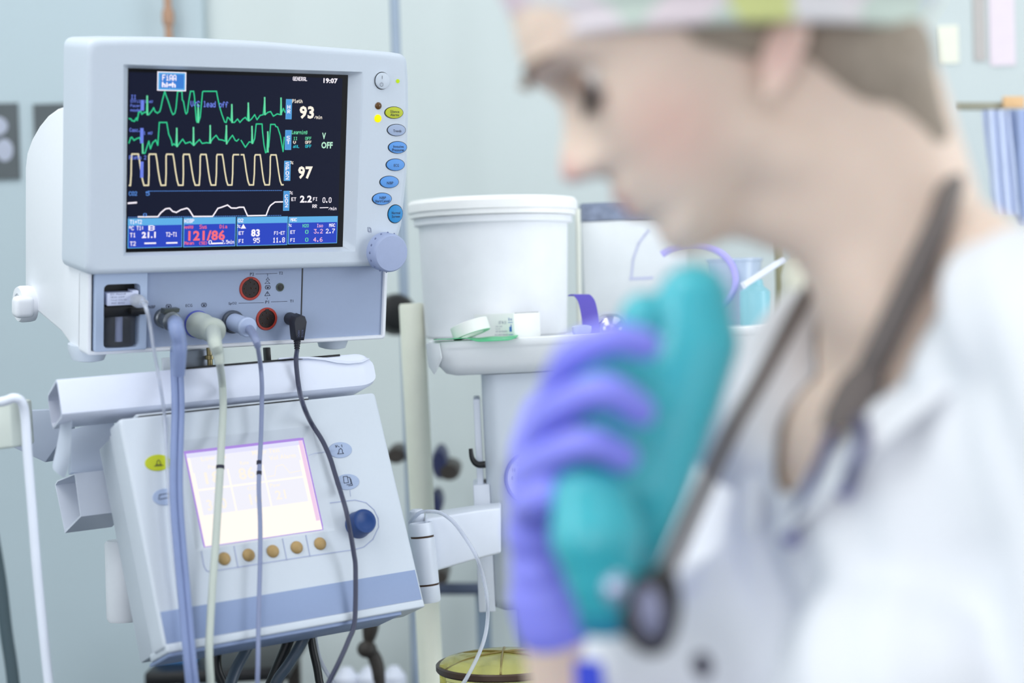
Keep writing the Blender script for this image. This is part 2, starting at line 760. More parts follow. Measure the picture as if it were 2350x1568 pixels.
# water trap module
x0, x1, z0, z1 = mrect(218, 637, 338, 806, 0.0)
wx0, wx1, wz0, wz1 = mrect(238, 652, 322, 800, 0.0)
out = rounded_rect(x0, x1, zl + rim, zt - .001, .002, 3)
ho = rounded_rect(wx0, wx1, zl + rim + .003, wz1, .005, 6)
framed(MB(), out, ho, inset(ho, .0006), 0.008, 0.0, .016, .0012, 120, back=False).build('trap_module', m_plb2, mon)
mb = MB()
mb.box((wx0 - .004, .0162, zl + rim + .001), (wx1 + .004, .0185, wz1 + .004))
mb.build('trap_recess', m_dark, mon)
mb = MB()
cxw = (wx0 + wx1) / 2
zc = ml(280, 728, 0).z
zj = ml(280, 797, 0).z
jr = (wx1 - wx0) / 2 - .002
Mj = Matrix.Translation((cxw, 0.010, 0))
mb.lathe([(jr, zc + .0005), (jr, zj + .002), (jr - .002, zj)], Mj, 28, True, True, 1.0, 0.55)
trap = mb.build('water_trap', mat('clear_jar', (214, 220, 232), 0.06, trans=0.92, ior=1.12), mon)
mb = MB()
mb.lathe([(jr * .22, zc), (jr * .22, zj + .005)], Mj, 16)
mb.build('inner_tube', mat('trap_tube', (190, 196, 225), 0.3, trans=0.3), trap)
mb = MB()
mb.box((wx0 + .001, 0.001, zc), (wx1 - .001, 0.016, ml(280, 703, 0).z))
bx0, bx1, bz0, bz1 = mrect(300, 708, 336, 722, .004)
mb.box((bx0, -.006, bz0), (bx1, 0.010, bz1))
mb.build('trap_latch', m_black, trap, bevel=.001)
lx0, lx1, lz0, lz1 = mrect(247, 668, 318, 701, .001)
mb = MB()
mb.box((lx0, -.001, lz0), (lx1 - .006, .014, lz1 - .002))
mb.box((lx1 - .0065, -.001, lz1 - .0075), (lx1, .014, lz1))
lab = mb.build('trap_label', mat('label_white', (205, 212, 236), 0.4), trap, bevel=.0005)
mb = MB()
for q, (a, b, c, d) in enumerate(((254, 673, 288, 677), (254, 680, 286, 684), (254, 687, 290, 690.5), (256, 694, 286, 697.5))):
    r4 = mrect(a, b, c, d, .0012)
    mb.text(['D-fend', '18:31 LOT', 'Change when full', 'REF 8002'][q], *r4, -.0013)
mb.build('label_print', m_inkl, lab, smooth=0, recalc=False)

# feet
for a, b, dy, rr in ((236, 815, 0.045, .021), (805, 779, 0.045, .019), (505, 798, 0.17, .02), (880, 770, 0.17, .02)):
    q = ml(a, b, 0)
    z = zb if a < 300 else zl
    mb = MB()
    mb.lathe([(rr, z + .003), (rr, z - .003), (rr * .82, z - .0135), (rr * .6, z - .0148)], Matrix.Translation((q.x + (0 if a != 505 else .05), dy, 0)), 32)
    mb.build('foot', m_pl, mon)

# wing knob on the side of the housing
q = MF.side(74, 697, X0)
Mk = axisM(q, (-1, 0, 0))
mb = MB()
mb.lathe([(.0195, -.001), (.0205, .004), (.0205, .013), (.019, .0165), (.012, .017), (.0115, .0155)], Mk, 36)
wk = mb.build('side_knob', m_plw, mon)
mb = MB()
mb.box((q.x - .026, q.y - .022, q.z - .013), (q.x - .003, q.y - .004, q.z + .011))
mb.build('grip', m_plw, wk, bevel=.006, bseg=4)

# keys on the bezel
m_yel = mat('olive_yellow_key', (188, 196, 36), 0.5)
m_keyg = mat('grey_key', (160, 176, 205), 0.5)
m_keyb = mat('blue_key', (86, 150, 222), 0.45)
m_keyn = mat('deep_blue_key', (20, 134, 200), 0.45)


def key(name, cx, cy, rx, ry, m, lines, label=None, hgt=.0016, ink=m_ink):
    c = ml(cx, cy, NF)
    ax = ml(cx + rx, cy, NF).x - c.x
    az = c.z - ml(cx, cy + ry, NF).z
    M = Matrix.Translation(c) @ Matrix.Rotation(math.pi / 2, 4, 'X') @ Matrix.Diagonal((ax, az, 1, 1))
    mb = MB()
    mb.mi = 1
    mb.lathe([(1.09, .00005), (1.085, .0003), (.99, .00035)], M, 44, False, False)  # dark outline ring, with the key's shadow put into its colour
    mb.mi = 0
    mb.lathe([(1.0, .0003), (1.0, hgt * .7), (.965, hgt), (0.6, hgt * 1.25), (0.01, hgt * 1.3)], M, 44, False, True)
    k = mb.build(name, [m, m_dark], mon)
    if label:
        k['label'] = label
    if lines:
        mb = MB()
        for t, a0, b0, a1, b1 in lines:
            r4 = mrect(a0, b0, a1, b1, NF + hgt * 1.35)
            mb.text(t, *r4, -(NF + hgt * 1.35), .012)
        mb.build('lettering', ink, k, smooth=0, recalc=False)
    return k


def z3(a):
    return a / 6.03


key('alarm_key', 903.7, 258.6, 20, 13, m_yel, [('Silence', 896, 253, 916.5, 259.3), ('Alarms', 896, 260.5, 916, 266.5)], 'olive yellow key reading Silence Alarms')
key('key', 909.4, 298.6, 20, 13, m_keyg, [('Trends', 902.5, 297.5, 921, 303.6)], 'grey key reading Trends')
key('key', 912, 338.3, 20.2, 13.2, m_keyb, [('Invasive', 903, 333.5, 926.5, 339.5), ('Pressures', 900.5, 341, 927.5, 347.5)], 'blue key reading Invasive Pressures')
key('key', 906.9, 378.2, 20.2, 13.2, m_keyb, [('ECG', 904, 376.6, 915.5, 383)], 'blue key reading ECG')
key('key', 892.8, 417.8, 20.5, 13.2, m_keyb, [('NIBP', 888, 417, 902.6, 423.4)], 'blue key reading NIBP')
key('key', 876.2, 456.5, 21, 13.2, m_keyb, [('NIBP', 871.3, 451, 886, 457), ('Start/Cancel', 861.5, 458.5, 893.8, 464.4)], 'blue key reading NIBP Start/Cancel')
key('screen_key', 906.7, 491, 16.2, 20, m_keyn, [('Normal', 899.3, 485.5, 918.5, 491.7), ('Screen', 899.5, 493.8, 918, 499.8)], 'deep blue round key reading Normal Screen')
pk = key('power_button', 876.2, 185.3, 15.4, 18.8, m_pl, [], 'round white power button', .0032)
mb = MB()
n = NF + .0044
mb.strip([m2(877.5, 174, n), m2(877.2, 181, n)], .0004, -n)
cc = ml(875.8, 194, n)
mb.strip([(cc.x + .0019 * math.cos(a), cc.z + .0021 * math.sin(a)) for a in (math.radians(120 + 300 * k / 16) for k in range(17))], .0003, -n)
mb.strip([(cc.x, cc.z + .0004), (cc.x, cc.z + .0026)], .0003, -n)
mb.build('power_symbol', m_ink, pk, smooth=0, recalc=False)
for nm, cx, cy, r, m, lb in (('power_lamp', 912.7, 186.3, 4.6, glow('green_lamp', (190, 225, 40), 1.0), 'lit yellow-green lamp'),
                             ('alarm_lamp', 868, 243, 8.3, mat('brown_lens', (96, 66, 34), 0.2), 'dark brown alarm lamp'),
                             ('alarm_lamp', 867, 272, 9, glow('yellow_lamp', (240, 214, 10), 1.0, (200, 180, 10)), 'lit yellow alarm lamp')):
    c = ml(cx, cy, NF)
    rr = c.z - ml(cx, cy + r, NF).z
    mb = MB()
    mb.lathe([(rr, -.001), (rr, .0006), (rr * .8, rr * .25 + .0006), (rr * .4, rr * .42 + .0006), (.0001, rr * .46 + .0006)], axisM(c, (0, -1, 0)), 24, True, False)
    tag(mb.build(nm, m, mon), lb)
mb = MB()
for k in range(2):
    e = k * 2.0
    mb.strip([m2(843.5 + e, 522 + e, NF), m2(849 + e, 522 + e, NF), m2(850 + e, 531 + e, NF), m2(844 + e, 531 + e, NF), m2(843.5 + e, 522 + e, NF)], .0004, -NF - .0002)
mb.build('page_symbol', m_inkl, mon, smooth=0, recalc=False)

# rotary knob
c = ml(880, 577, NF)
kr = .0218
Mk = axisM(c, (0, -1, 0))
mb = MB()
mb.lathe([(kr * .96, -.008), (kr, -.002), (kr, .014), (kr * .97, .0172), (kr * .9, .019), (kr * .5, .0195), (.0002, .0196)], Mk, 56)
kn = mb.build('rotary_knob', m_knob, mon)
m_dimple = mat('dimple_grey', (116, 126, 160), 0.6)
for k in range(16):
    a = 2 * math.pi * k / 16
    mb = MB()
    mb.ellipsoid(Mk @ V((kr * math.cos(a), kr * math.sin(a), .0085)), (.0011, .0011, .0016), None, 10, 6)
    mb.build('grip_dimple', m_dimple, kn)

# ---------------------------------------------------------------- the lit screen
SE = SCREEN_E
smats = [mat('lcd_black', (6, 7, 10), 0.3, emit=(6, 7, 12), es=0.6, var=0, spec=0.12), glow('lcd_navy', (18, 24, 48), .9), glow('trace_green', (52, 206, 148), SE),
         glow('trace_cream', (236, 226, 190), SE), glow('text_blue', (112, 134, 236), SE), glow('line_white', (250, 244, 255), SE * 1.1),
         glow('tab_blue', (80, 154, 222), SE), glow('box_blue', (44, 72, 196), SE), glow('head_blue', (98, 178, 234), SE),
         glow('text_red', (250, 112, 128), SE), glow('text_cream', (250, 240, 226), SE * 1.1), glow('text_mint', (190, 240, 214), SE),
         glow('text_cyan', (60, 206, 226), SE), glow('text_pink', (252, 190, 226), SE), glow('alarm_blue', (62, 130, 218), SE), glow('dot_blue', (96, 150, 236), SE),
         glow('trace_green2', (110, 226, 172), SE)]
BLK, NAVY, GRN, CRM, TBL, WHT, TAB, BOX, HEAD, RED, TCR, MINT, CYAN, PINK, ALM, DOT, GR2 = range(17)
mb = MB()


def yy(l):
    return -l * .00006


def srect(x0, y0, x1, y1, m, l):
    mb.mi = m
    a, b, c, d = mrect(x0, y0, x1, y1)
    mb.quad([V((a, yy(l), c)), V((b, yy(l), c)), V((b, yy(l), d)), V((a, yy(l), d))])


GLYPH = {'%': '2313086462', '(': '001C224100', ')': '0041221C00', '+': '08083E0808', '-': '0808080808', '.': '0060600000', '/': '2010080402',
         '0': '3E4141413E', '1': '00427F4000', '2': '4261514946', '3': '2141454B31', '4': '1814127F10', '5': '2745454539', '6': '3C4A494930', '7': '0171090503',
         '8': '3649494936', '9': '0649492 91E'.replace(' ', ''), ':': '0036360000', 'A': '7E1111117E', 'B': '7F49494936', 'C': '3E41414122', 'D': '7F4141221C',
         'E': '7F49494941', 'F': '7F09090901', 'G': '3E4149497A', 'H': '7F0808087F', 'I': '00417F4100', 'L': '7F40404040', 'M': '7F020C027F', 'N': '7F0408107F',
         'O': '3E4141413E', 'P': '7F09090906', 'R': '7F09192946', 'S': '4649494931', 'T': '01017F0101', 'V': '1F2040201F', 'a': '2054545478', 'c': '3844444420',
         'd': '384444487F', 'e': '3854545418', 'f': '087E090102', 'g': '0C5252523E', 'h': '7F08040478', 'i': '00447D4000', 'l': '00417F4000', 'm': '7C04180478',
         'n': '7C08040478', 'o': '3844444438', 'r': '7C08040408', 's': '4854545420', 't': '043F444020', 'y': '0C5050503C', '\u00b0': '0006090906', ' ': '0000000000'}


def stext(t, x0, y0, x1, y1, m, off=.02):
    mb.mi = m
    a, b, c_, d = mrect(x0, y0, x1, y1)
    if y1 - y0 > 13.5 or t in ('19:07', '2.2'):
        mb.text(t, a, b, c_, d, yy(8), off + .012)
        return
    cols = 6 * len(t) - 1
    low = any(ch in 'gy' for ch in t)
    rows = 7
    pw, ph = (b - a) / cols, (d - c_) / rows
    for i, ch in enumerate(t):
        g = GLYPH[ch]
        for k in range(5):
            v = int(g[2 * k:2 * k + 2], 16)
            r = 0
            while r < 8:
                if v >> r & 1:
                    e = r
                    while v >> (e + 1) & 1:
                        e += 1
                    px = a + (6 * i + k) * pw
                    mb.quad([V((px - pw * .15, yy(8), d - (e + 1.08) * ph)), V((px + pw * 1.22, yy(8), d - (e + 1.08) * ph)),
                             V((px + pw * 1.22, yy(8), d - (r - .08) * ph)), V((px - pw * .15, yy(8), d - (r - .08) * ph))])
                    r = e
                r += 1


def sline(pts, m, w, l):
    mb.mi = m
    mb.strip([m2(a, b) for a, b in pts], w, yy(l))


mb.mi = BLK
mb.box((-sw - .002, 0.0, -sh - .002), (sw + .002, .004, sh + .002))
a, b = m2(299, 163), m2(785, 180)
mb.mi = NAVY
tl, tr, br, bl = ml(296, 165), ml(786, 181), ml(776, 560), ml(291, 569)
mb.quad([V((tl.x, yy(1), bl.z)), V((tr.x, yy(1), bl.z)), V((tr.x, yy(1), tl.z)), V((tl.x, yy(1), tl.z))])


def zz(s, sc=5.6, ox=270, oy=140):
    return [(ox + x / sc, oy + y / sc) for x, y in s]


g1 = [(145, 740), (170, 745), (180, 765), (215, 775), (235, 740), (245, 730), (250, 765), (270, 660), (300, 650), (310, 685), (340, 660), (370, 660), (380, 450), (385, 690), (400, 690), (440, 640), (462, 600), (480, 650), (510, 670), (540, 650), (555, 600), (575, 500), (605, 390), (620, 440), (650, 520), (690, 650), (710, 690), (735, 670), (750, 600), (770, 390), (825, 390), (830, 500), (845, 520), (870, 660), (880, 680), (895, 660), (910, 540), (935, 390), (975, 390), (985, 450), (1010, 760), (1020, 790), (1035, 560), (1045, 770), (1060, 720), (1090, 400), (1100, 390), (1270, 390), (1280, 450), (1310, 590), (1340, 690), (1375, 785), (1395, 790), (1410, 725), (1430, 735), (1455, 770), (1468, 560), (1475, 790), (1500, 790), (1540, 745), (1570, 790), (1610, 745), (1640, 725), (1665, 760), (1680, 540), (1690, 770), (1720, 745), (1760, 690), (1790, 755), (1830, 700), (1870, 690), (1890, 470), (1895, 690), (1930, 660), (1965, 650), (2000, 710), (2050, 680), (2090, 690), (2100, 475), (2105, 670), (2130, 610), (2150, 660)]
g2 = [(145, 1055), (165, 990), (180, 980), (210, 1020), (240, 1000), (280, 985), (300, 1040), (320, 885), (325, 1185), (350, 1185), (400, 1030), (420, 1130), (450, 1050), (490, 1015), (515, 1085), (535, 790), (630, 790), (655, 940), (690, 1020), (700, 1085), (720, 1065), (745, 1085), (760, 865), (765, 1100), (800, 1050), (835, 1005), (870, 1060), (930, 1040), (965, 1075), (975, 855), (980, 1085), (1010, 1050), (1050, 1010), (1085, 1060), (1140, 1050), (1180, 1055), (1190, 830), (1190, 1050), (1220, 1000), (1265, 955), (1300, 1010), (1340, 1015), (1380, 1030), (1398, 830), (1400, 1065), (1440, 1000), (1475, 955), (1510, 1020), (1530, 1030), (1555, 1005)]
g3 = [(1585, 1020), (1610, 1060), (1640, 1110), (1690, 1040), (1720, 1045), (1727, 840), (1735, 1060), (1760, 1000), (1780, 810), (1855, 810), (1860, 900), (1880, 1080), (1900, 1180), (1915, 1170), (1930, 910), (1940, 1110), (1950, 1000), (1965, 815), (2020, 815), (2030, 840), (2055, 850), (2090, 960), (2125, 1165), (2140, 980)]
for g in (g1, g2, g3):
    sline(zz(g), GRN, .0013, 3)
    for i in range(1, len(g) - 1):   # the sharp upstrokes glow paler
        if g[i][1] < g[i - 1][1] - 150 and g[i][1] < g[i + 1][1] - 150:
            sline(zz([(g[i][0] - 2, g[i][1]), (g[i][0] + 1, max(g[i - 1][1], g[i + 1][1]))]), GR2, .0017, 4)
tops = [(303, 317.3), (343, 357.5), (382.5, 396.8), (421.8, 434.3), (461, 472.7), (498.6, 510), (536, 547.7), (553, 559), (586, 596.8), (621.8, 633.4)]
vals = [(297, 299), (330.4, 340.6), (369.6, 379.8), (409.6, 419.8), (447.9, 457), (484.5, 494.7), (522.8, 532), None, (572, 581.5), (607.9, 618), (646, 650)]


def ty(x):
    return 353.6 + (x - 300) * .006


def by(x):
    return 425.6 - (x - 300) * .004


cur = [(297, 426)]
for i, (a, b) in enumerate(tops):
    v = vals[i]
    if v:
        cur += [(v[0], by(v[0])), (v[1], by(v[1]))]
        cur += [(v[1] + (a - v[1]) * .45, by(a) - 25), (a - 1.5, ty(a) + 4)]
    cur += [(a, ty(a)), (b, ty(b))]
    nx = vals[i + 1] if i + 1 < len(vals) else None
    if nx:
        w = nx[0] - b
        cur += [(b + w * .2, ty(b) + 14), (b + w * .45, ty(b) + 38), (b + w * .75, ty(b) + 60)]
    else:
        sline(cur, CRM, .00155, 3)
        cur = []
sline(cur + [(646, by(646)), (650, by(650))], CRM, .00155, 3)
mb.mi = DOT
for (xa, ya, xb, yb) in ((340, 438.8, 648, 437.2), (294, 499, 647, 494.5)):
    for k in range(70):
        t, t2 = k / 70, (k + .6) / 70
        mb.strip([m2(xa + (xb - xa) * t, ya + (yb - ya) * t), m2(xa + (xb - xa) * t2, ya + (yb - ya) * t2)], .0006, yy(2))
w4 = [(275, 575), (540, 573), (580, 520), (640, 470), (665, 463), (700, 460), (740, 500), (790, 515), (850, 480), (930, 458), (950, 466), (970, 490), (1020, 570), (1280, 568), (1350, 460), (1400, 445), (1480, 415), (1530, 455), (1600, 457), (1640, 445), (1700, 445), (1750, 560), (2000, 555), (2040, 450), (2060, 420), (2120, 375), (2225, 372)]
sline(zz(w4, 5.875, 270, 400), WHT, .0014, 4)
sline([(294, 466.5), (313, 465)], WHT, .0017, 4)
# alarm box
srect(360.7, 165, 427, 208.8, WHT, 4)
srect(363, 167, 424.6, 206.6, HEAD, 5)
srect(367, 170.5, 421.6, 203, ALM, 6)
stext('FiAA', 372, 171.5, 404, 185, WHT, .03)
stext('high', 371, 188.5, 403, 204, WHT, .03)
stext('V/C lead off', 437, 232.5, 523, 246, TBL, .02)
for t, a, b, c, d in (('II', 300, 218, 312, 227.5), ('STfilt 1 mV', 299, 229.5, 350, 236), ('Pacer', 299, 239.5, 321, 245.5), ('mode', 299, 249.5, 322, 256), ('Casc.', 297, 294, 322, 302.5), ('1 mV', 329, 301.5, 349, 309), ('Pleth 2', 296, 357, 335, 366)):
    stext(t, a, b, c, d, TBL)
for t, a, b, c, d in (('CO2', 295.5, 439.5, 314, 449), ('5', 334.5, 439.5, 342.5, 449), ('0', 328.5, 489.5, 336, 497)):
    stext(t, a, b, c, d, DOT)
for a, b, c, d in ((322.5, 229.5, 330.5, 254), (321.5, 294, 329, 329), (321.5, 371, 329, 408)):
    srect(a, b, c, d, TBL, 5)
for a, b, c, d, t in ((655.6, 227.6, 669.4, 273.7, 'HR'), (654, 298.6, 668.4, 344, 'ST'), (651.6, 369.2, 666.4, 415, 'SPO2'), (650, 438.3, 664, 483.8, 'CO2')):
    srect(a, b, c, d, HEAD, 4)
    srect(a + 1.4, b + 1.4, c - 1.4, d - 1.4, TAB, 5)
    h = 10.2
    y0 = (b + d) / 2 - h * len(t) / 2
    for k, ch in enumerate(t):
        stext(ch, a + 3.6, y0 + h * k + 1, c - 3.8, y0 + h * k + h - .8, WHT)
for t, a, b, c, d, m in (
        ('GENERAL', 671.7, 176.5, 704.2, 185.5, WHT), ('19:07', 741.9, 179.5, 774.2, 191.2, WHT), ('Pleth', 670.5, 228, 693.5, 236.3, TCR),
        ('93', 687, 243.5, 720.3, 273, TCR), ('/min', 721, 265, 738.6, 273.2, TCR), ('Learning', 669.5, 299, 704.6, 308, GR2),
        ('II', 673, 314.5, 682, 321.5, GR2), ('OFF', 700, 314.2, 714, 321.3, GR2), ('V', 672.5, 323.6, 678.3, 330.3, TCR), ('OFF', 700, 323.4, 714, 330.2, TCR),
        ('aVL', 672, 332.8, 686, 339.4, CYAN), ('OFF', 700, 332.4, 714, 339.2, CYAN), ('V', 738.8, 304.8, 747.4, 319.5, MINT), ('OFF', 737, 325.6, 763, 341, MINT),
        ('%', 666.2, 370, 672.4, 376.8, TCR), ('97', 683.7, 381.6, 717, 410.8, TCR), ('%', 664.6, 439, 671, 446.2, WHT), ('ET', 668.4, 453.2, 679, 461.2, WHT),
        ('2.2', 688, 448.8, 715.3, 465.2, WHT), ('FI', 718, 453, 728, 460.8, WHT), ('0.0', 740, 453.2, 760, 465.2, WHT), ('RR', 716.5, 469.4, 726.8, 477.2, WHT),
        ('/min', 754, 474.7, 771.6, 482.4, WHT)):
    stext(t, a, b, c, d, m, .025)
sline([(734, 477), (753, 476.4)], WHT, .0009, 6)
for a, b, c, d, hb in ((293, 500.8, 418, 568.8, 517), (420.8, 498.8, 540.4, 566.4, 514.3), (543.2, 497.6, 659.6, 563.6, 512.4), (661.2, 496.8, 774, 559.6, 510.6)):
    srect(a, b, c, d, HEAD, 3)
    srect(a + 1.6, hb, c - 1.6, d - 1.4, BOX, 5)
    srect(a + 1.6, b + 1.5, c - 1.6, hb - 1.2, TAB, 4)
    srect(a + 1.6, b + 1.5, c - 1.6, hb - 1.2, HEAD, 5)
for t, a, b, c, d, m in (
        ('MAC', 666.5, 500.6, 680.7, 508, WHT), ('%', 661.8, 514, 668.5, 520.4, WHT), ('N2O', 694, 514.2, 708, 521.8, GR2), ('Iso', 726.8, 513.8, 740.6, 521.6, PINK), ('MAC', 755, 513.2, 768.7, 520.8, WHT),
        ('ET', 666, 528.8, 676.7, 536.6, WHT), ('0', 700, 527.8, 707, 536.4, GR2), ('3.2', 720, 525.8, 740, 535.8, PINK), ('2.7', 747.5, 525, 767.7, 535.4, WHT),
        ('FI', 666, 547, 676.7, 555, WHT), ('0', 700, 545.8, 706.8, 554.6, GR2), ('4.6', 719, 545, 739.6, 554.8, PINK),
        ('O2', 545.7, 502, 557.7, 510, WHT), ('%', 544.4, 516, 551, 523.2, WHT), ('ET', 547.4, 531, 559, 538.8, WHT), ('83', 575.9, 526, 596, 543, WHT), ('FI-ET', 628.8, 530.8, 653, 538.6, WHT),
        ('FI', 547.4, 549, 559, 557.4, WHT), ('95', 580.6, 546, 595.5, 557.4, WHT), ('11.8', 625.7, 545.2, 653, 556.6, WHT),
        ('NIBP', 422.6, 502.8, 445, 511.4, WHT), ('mmHg', 422.6, 517.4, 442.8, 525, RED), ('Sys', 457.7, 515.8, 474.3, 525, RED), ('Dia', 503.7, 515.8, 520.7, 524, RED), ('121/86', 431.7, 528.6, 516, 552, RED),
        ('Mean', 422.8, 554, 444.5, 561.6, RED), ('(98)', 456, 554, 475.4, 561.8, RED), ('0', 478.5, 551.4, 485.5, 560.6, WHT), ('2.5min', 509, 551, 536.7, 559.6, WHT),
        ('T1+T2', 298, 504.8, 325, 514, WHT), ('\u00b0C', 294.6, 519, 306.6, 528.4, WHT), ('T1:', 313, 518.6, 329.6, 528, WHT), ('B', 340.6, 517.6, 354, 529, WHT), ('T1', 298, 534.6, 311, 544.6, WHT),
        ('21.1', 325, 532, 357, 546.4, WHT), ('T2-T1', 380.6, 533, 406, 543, WHT), ('T2', 298, 554.4, 311, 564, WHT)):
    stext(t, a, b, c, d, m, .03 if m == WHT else .022)
for a, b, c, d in ((332, 558.6, 357, 558), (382, 557.8, 406, 557.2), (486, 559, 509, 558.2)):
    sline([(a, b), (c, d)], WHT, .0016, 6)
mb.mi = WHT
tri = [ml(551.9, 524.8), ml(564.3, 524.4), ml(558, 514)]
mb.quad([V((p.x, yy(7), p.z)) for p in tri])
scr = mb.build('screen', smats, mon, smooth=0, recalc=False)
scr['label'] = 'lit screen with green and cream waveforms'
# ---------------------------------------------------------------- ventilator control unit
m_vent = mat('vent_plastic', C_VENT, 0.45, var=0.015, nscale=200)
m_band = mat('blue_grey_band', (138, 155, 190), 0.5, var=0.02, nscale=200)
m_gold = mat('gold_key', (170, 141, 92), 0.5, var=0.05, nscale=200)
m_bluek = mat('blue_knob', (10, 56, 118), 0.4, var=0.03)
m_line = mat('panel_line', (164, 174, 206), 0.5)
vent = thing('ventilator_panel', 'tilted white ventilator control panel with glowing screen and blue dial, below the monitor', 'ventilator', M=VF.M)


def vl(px, py, n=0.0):
    return VF.loc(px, py, n)


def v2(px, py, n=0.0):
    p = vl(px, py, n)
    return (p.x, p.z)


def vrect(x0, y0, x1, y1, n=0.0):
    xm, ym = (x0 + x1) / 2, (y0 + y1) / 2
    return vl(x0, ym, n).x, vl(x1, ym, n).x, vl(xm, y1, n).z, vl(xm, y0, n).z


xl = (vl(265, 962).x + vl(385, 1489).x) / 2
xr = (vl(862, 900).x + vl(975, 1384).x) / 2
ztop = (vl(265, 962).z + vl(862, 900).z) / 2
zbot = (vl(385, 1489).z + vl(975, 1384).z) / 2
zband = (vl(365, 1408).z + vl(957, 1305).z) / 2
sx, sz = .0670, .0502
outl = [(xl, zbot), (xr, zbot), (xr, ztop), (xl, ztop)]
ho = [(-sx - .0125, -sz - .004), (sx + .012, -sz - .004), (sx + .012, sz + .0125), (-sx - .0125, sz + .0125)]
inn = [(-sx - .0006, -sz - .0004), (sx + .0006, -sz - .0004), (sx + .0006, sz + .0006), (-sx - .0006, sz + .0006)]
ft = .030
framed(MB(), rounded_rect(xl, xr, zbot, ztop, .004, 4), ho, inn, ft, 0.0, .005, .004, 120, back=False).build('front_panel', m_vent, vent)
mb = MB()
prof = [(xl + .004, ft - .001), (xl + .002, .042), (xl + .005, .045), (xl + .007, .092), (xr - .007, .092), (xr - .005, .045), (xr - .002, .042), (xr - .004, ft - .001)]
mb.loft([[V((a, b, z)) for a, b in prof] for z in (zbot + .002, zbot + .05, ztop - .014, ztop - .006)])
mb.build('rear_case', m_vent, vent, bevel=.002)
mb = MB()
mb.box((xl + .003, -.0006, zbot + .0045), (xr - .003, .004, zband))
bd = mb.build('lower_band', m_band, vent, bevel=.0004)
mb = MB()
mb.box((xl + .002, -.0022, zbot - .0045), (xr - .002, .05, zbot + .004))
mb.build('bottom_rail', m_vent, vent, bevel=.0018, bseg=3)
mb = MB()
mb.box((xl + .004, .001, zbot - .008), (xr - .03, .06, zbot - .004))
mb.build('bottom_cover', m_band, vent, bevel=.001)

# pale lip along the top edge; black strip stands in for its shadow
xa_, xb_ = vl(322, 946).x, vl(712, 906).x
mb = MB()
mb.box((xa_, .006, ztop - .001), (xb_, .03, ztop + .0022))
sl = mb.build('lip_shadow', m_black, vent)
mb = MB()
mb.box((xa_ - .002, .008, ztop + .0022), (xb_ + .001, .03, ztop + .0048))
mb.build('top_lip', m_vent, vent, bevel=.0006)

# screen
g_w = [glow('vent_screen_white', (255, 247, 238), 1.05), glow('vent_screen_lilac', (226, 226, 255), 1.0), glow('vent_screen_violet', (172, 140, 224), 1.0),
       glow('vent_print', (253, 245, 232), 1.0), glow('vent_screen_pale', (240, 240, 250), 1.0), glow('vent_pink', (240, 206, 236), 1.0)]
mb = MB()
ys = .0045


def vq(x0, x1, z0, z1, m, l):
    mb.mi = m
    y = ys - l * .00006
    mb.quad([V((x0, y, z0)), V((x1, y, z0)), V((x1, y, z1)), V((x0, y, z1))])


mb.mi = 2
mb.box((-sx - .002, ys, -sz - .002), (sx + .002, ys + .003, sz + .002))
vq(-sx, sx, -sz, sz - .0012, 0, 1)
vq(-sx, sx, sz - .006, sz - .0012, 1, 2)
vq(sx - .005, sx - .0005, -sz * .8, sz - .0012, 5, 3)
vq(-sx * .95, sx * .9, sz * .55, sz - .006, 4, 2)
for bx0, bx1, bz0, bz1 in ((-.062, -.026, .010, .036), (-.024, .014, .010, .036), (.016, .058, .010, .036), (-.062, -.026, -.018, .008), (-.024, .014, -.018, .008), (.016, .058, -.018, .008)):
    vq(bx0, bx1, bz0, bz1, 4, 3)
mb.mi = 3
for t, x0, x1, z0, z1 in (('Low Ve', -.052, -.024, .039, .044), ('Minor Test', .006, .038, .039, .044), ('Vol Alarm', .024, .055, .031, .036), ('Paw', -.046, -.034, .030, .034), ('18', -.052, -.034, .014, .027),
                          ('Rate', -.010, .000, .030, .034), ('86', -.014, .004, .014, .027), ('Vt', -.046, -.038, .002, .006), ('360', -.056, -.034, -.014, -.002), ('O2', -.008, .002, .002, .006), ('16', -.008, .006, -.014, -.002),
                          ('Paw', .018, .030, .002, .006), ('21', .022, .034, -.012, -.002)):
    mb.text(t, x0, x1, z0, z1, ys - .0004, .02)
mb.strip([(.018, .014), (.026, .014), (.030, .024), (.038, .025), (.044, .015), (.057, .016)], .0008, ys - .0004)
vs_ = mb.build('screen', g_w, vent, smooth=0, recalc=False)
vs_['label'] = 'glowing cream-white screen'

# gold soft keys and their frame
for cx, cy in ((514.4, 1283), (570.3, 1274.5), (626, 1265.8), (680.8, 1257), (734.4, 1248.3)):
    c = vl(cx, cy)
    mb = MB()
    mb.lathe([(.0068, -.001), (.0068, .0008), (.006, .0022), (.0042, .0034), (.002, .0041), (.0001, .0043)], axisM(c, (0, -1, 0)), 30, True, False)
    mb.build('soft_key', m_gold, vent)
mb = MB()


def vline(pts, w=.0009):
    mb.strip([v2(a, b) for a, b in pts], w, -.0004)


vline([(462, 1266), (468, 1300), (473, 1310), (480, 1312.5), (560, 1300), (700, 1278), (812, 1262), (835, 1256), (856, 1238), (869, 1210), (868, 1190), (858, 1170), (840, 1154), (815, 1148), (757, 1154.6)])
for a, b, c, d in ((537, 1254, 546, 1303), (593, 1246, 602, 1294), (648.4, 1237, 658, 1286), (701.7, 1229, 711.4, 1277.5)):
    vline([(a, b), (c, d)])
mb.build('key_frame_lines', m_line, vent, smooth=0, recalc=False)
for pts_ in ([(708, 1046), (722, 1041), (752, 1037)], [(803, 1126), (804.5, 1140)]):
    mb = MB()
    vline(pts_, .0005)
    mb.build('marker_line', m_line, vent, smooth=0, recalc=False)


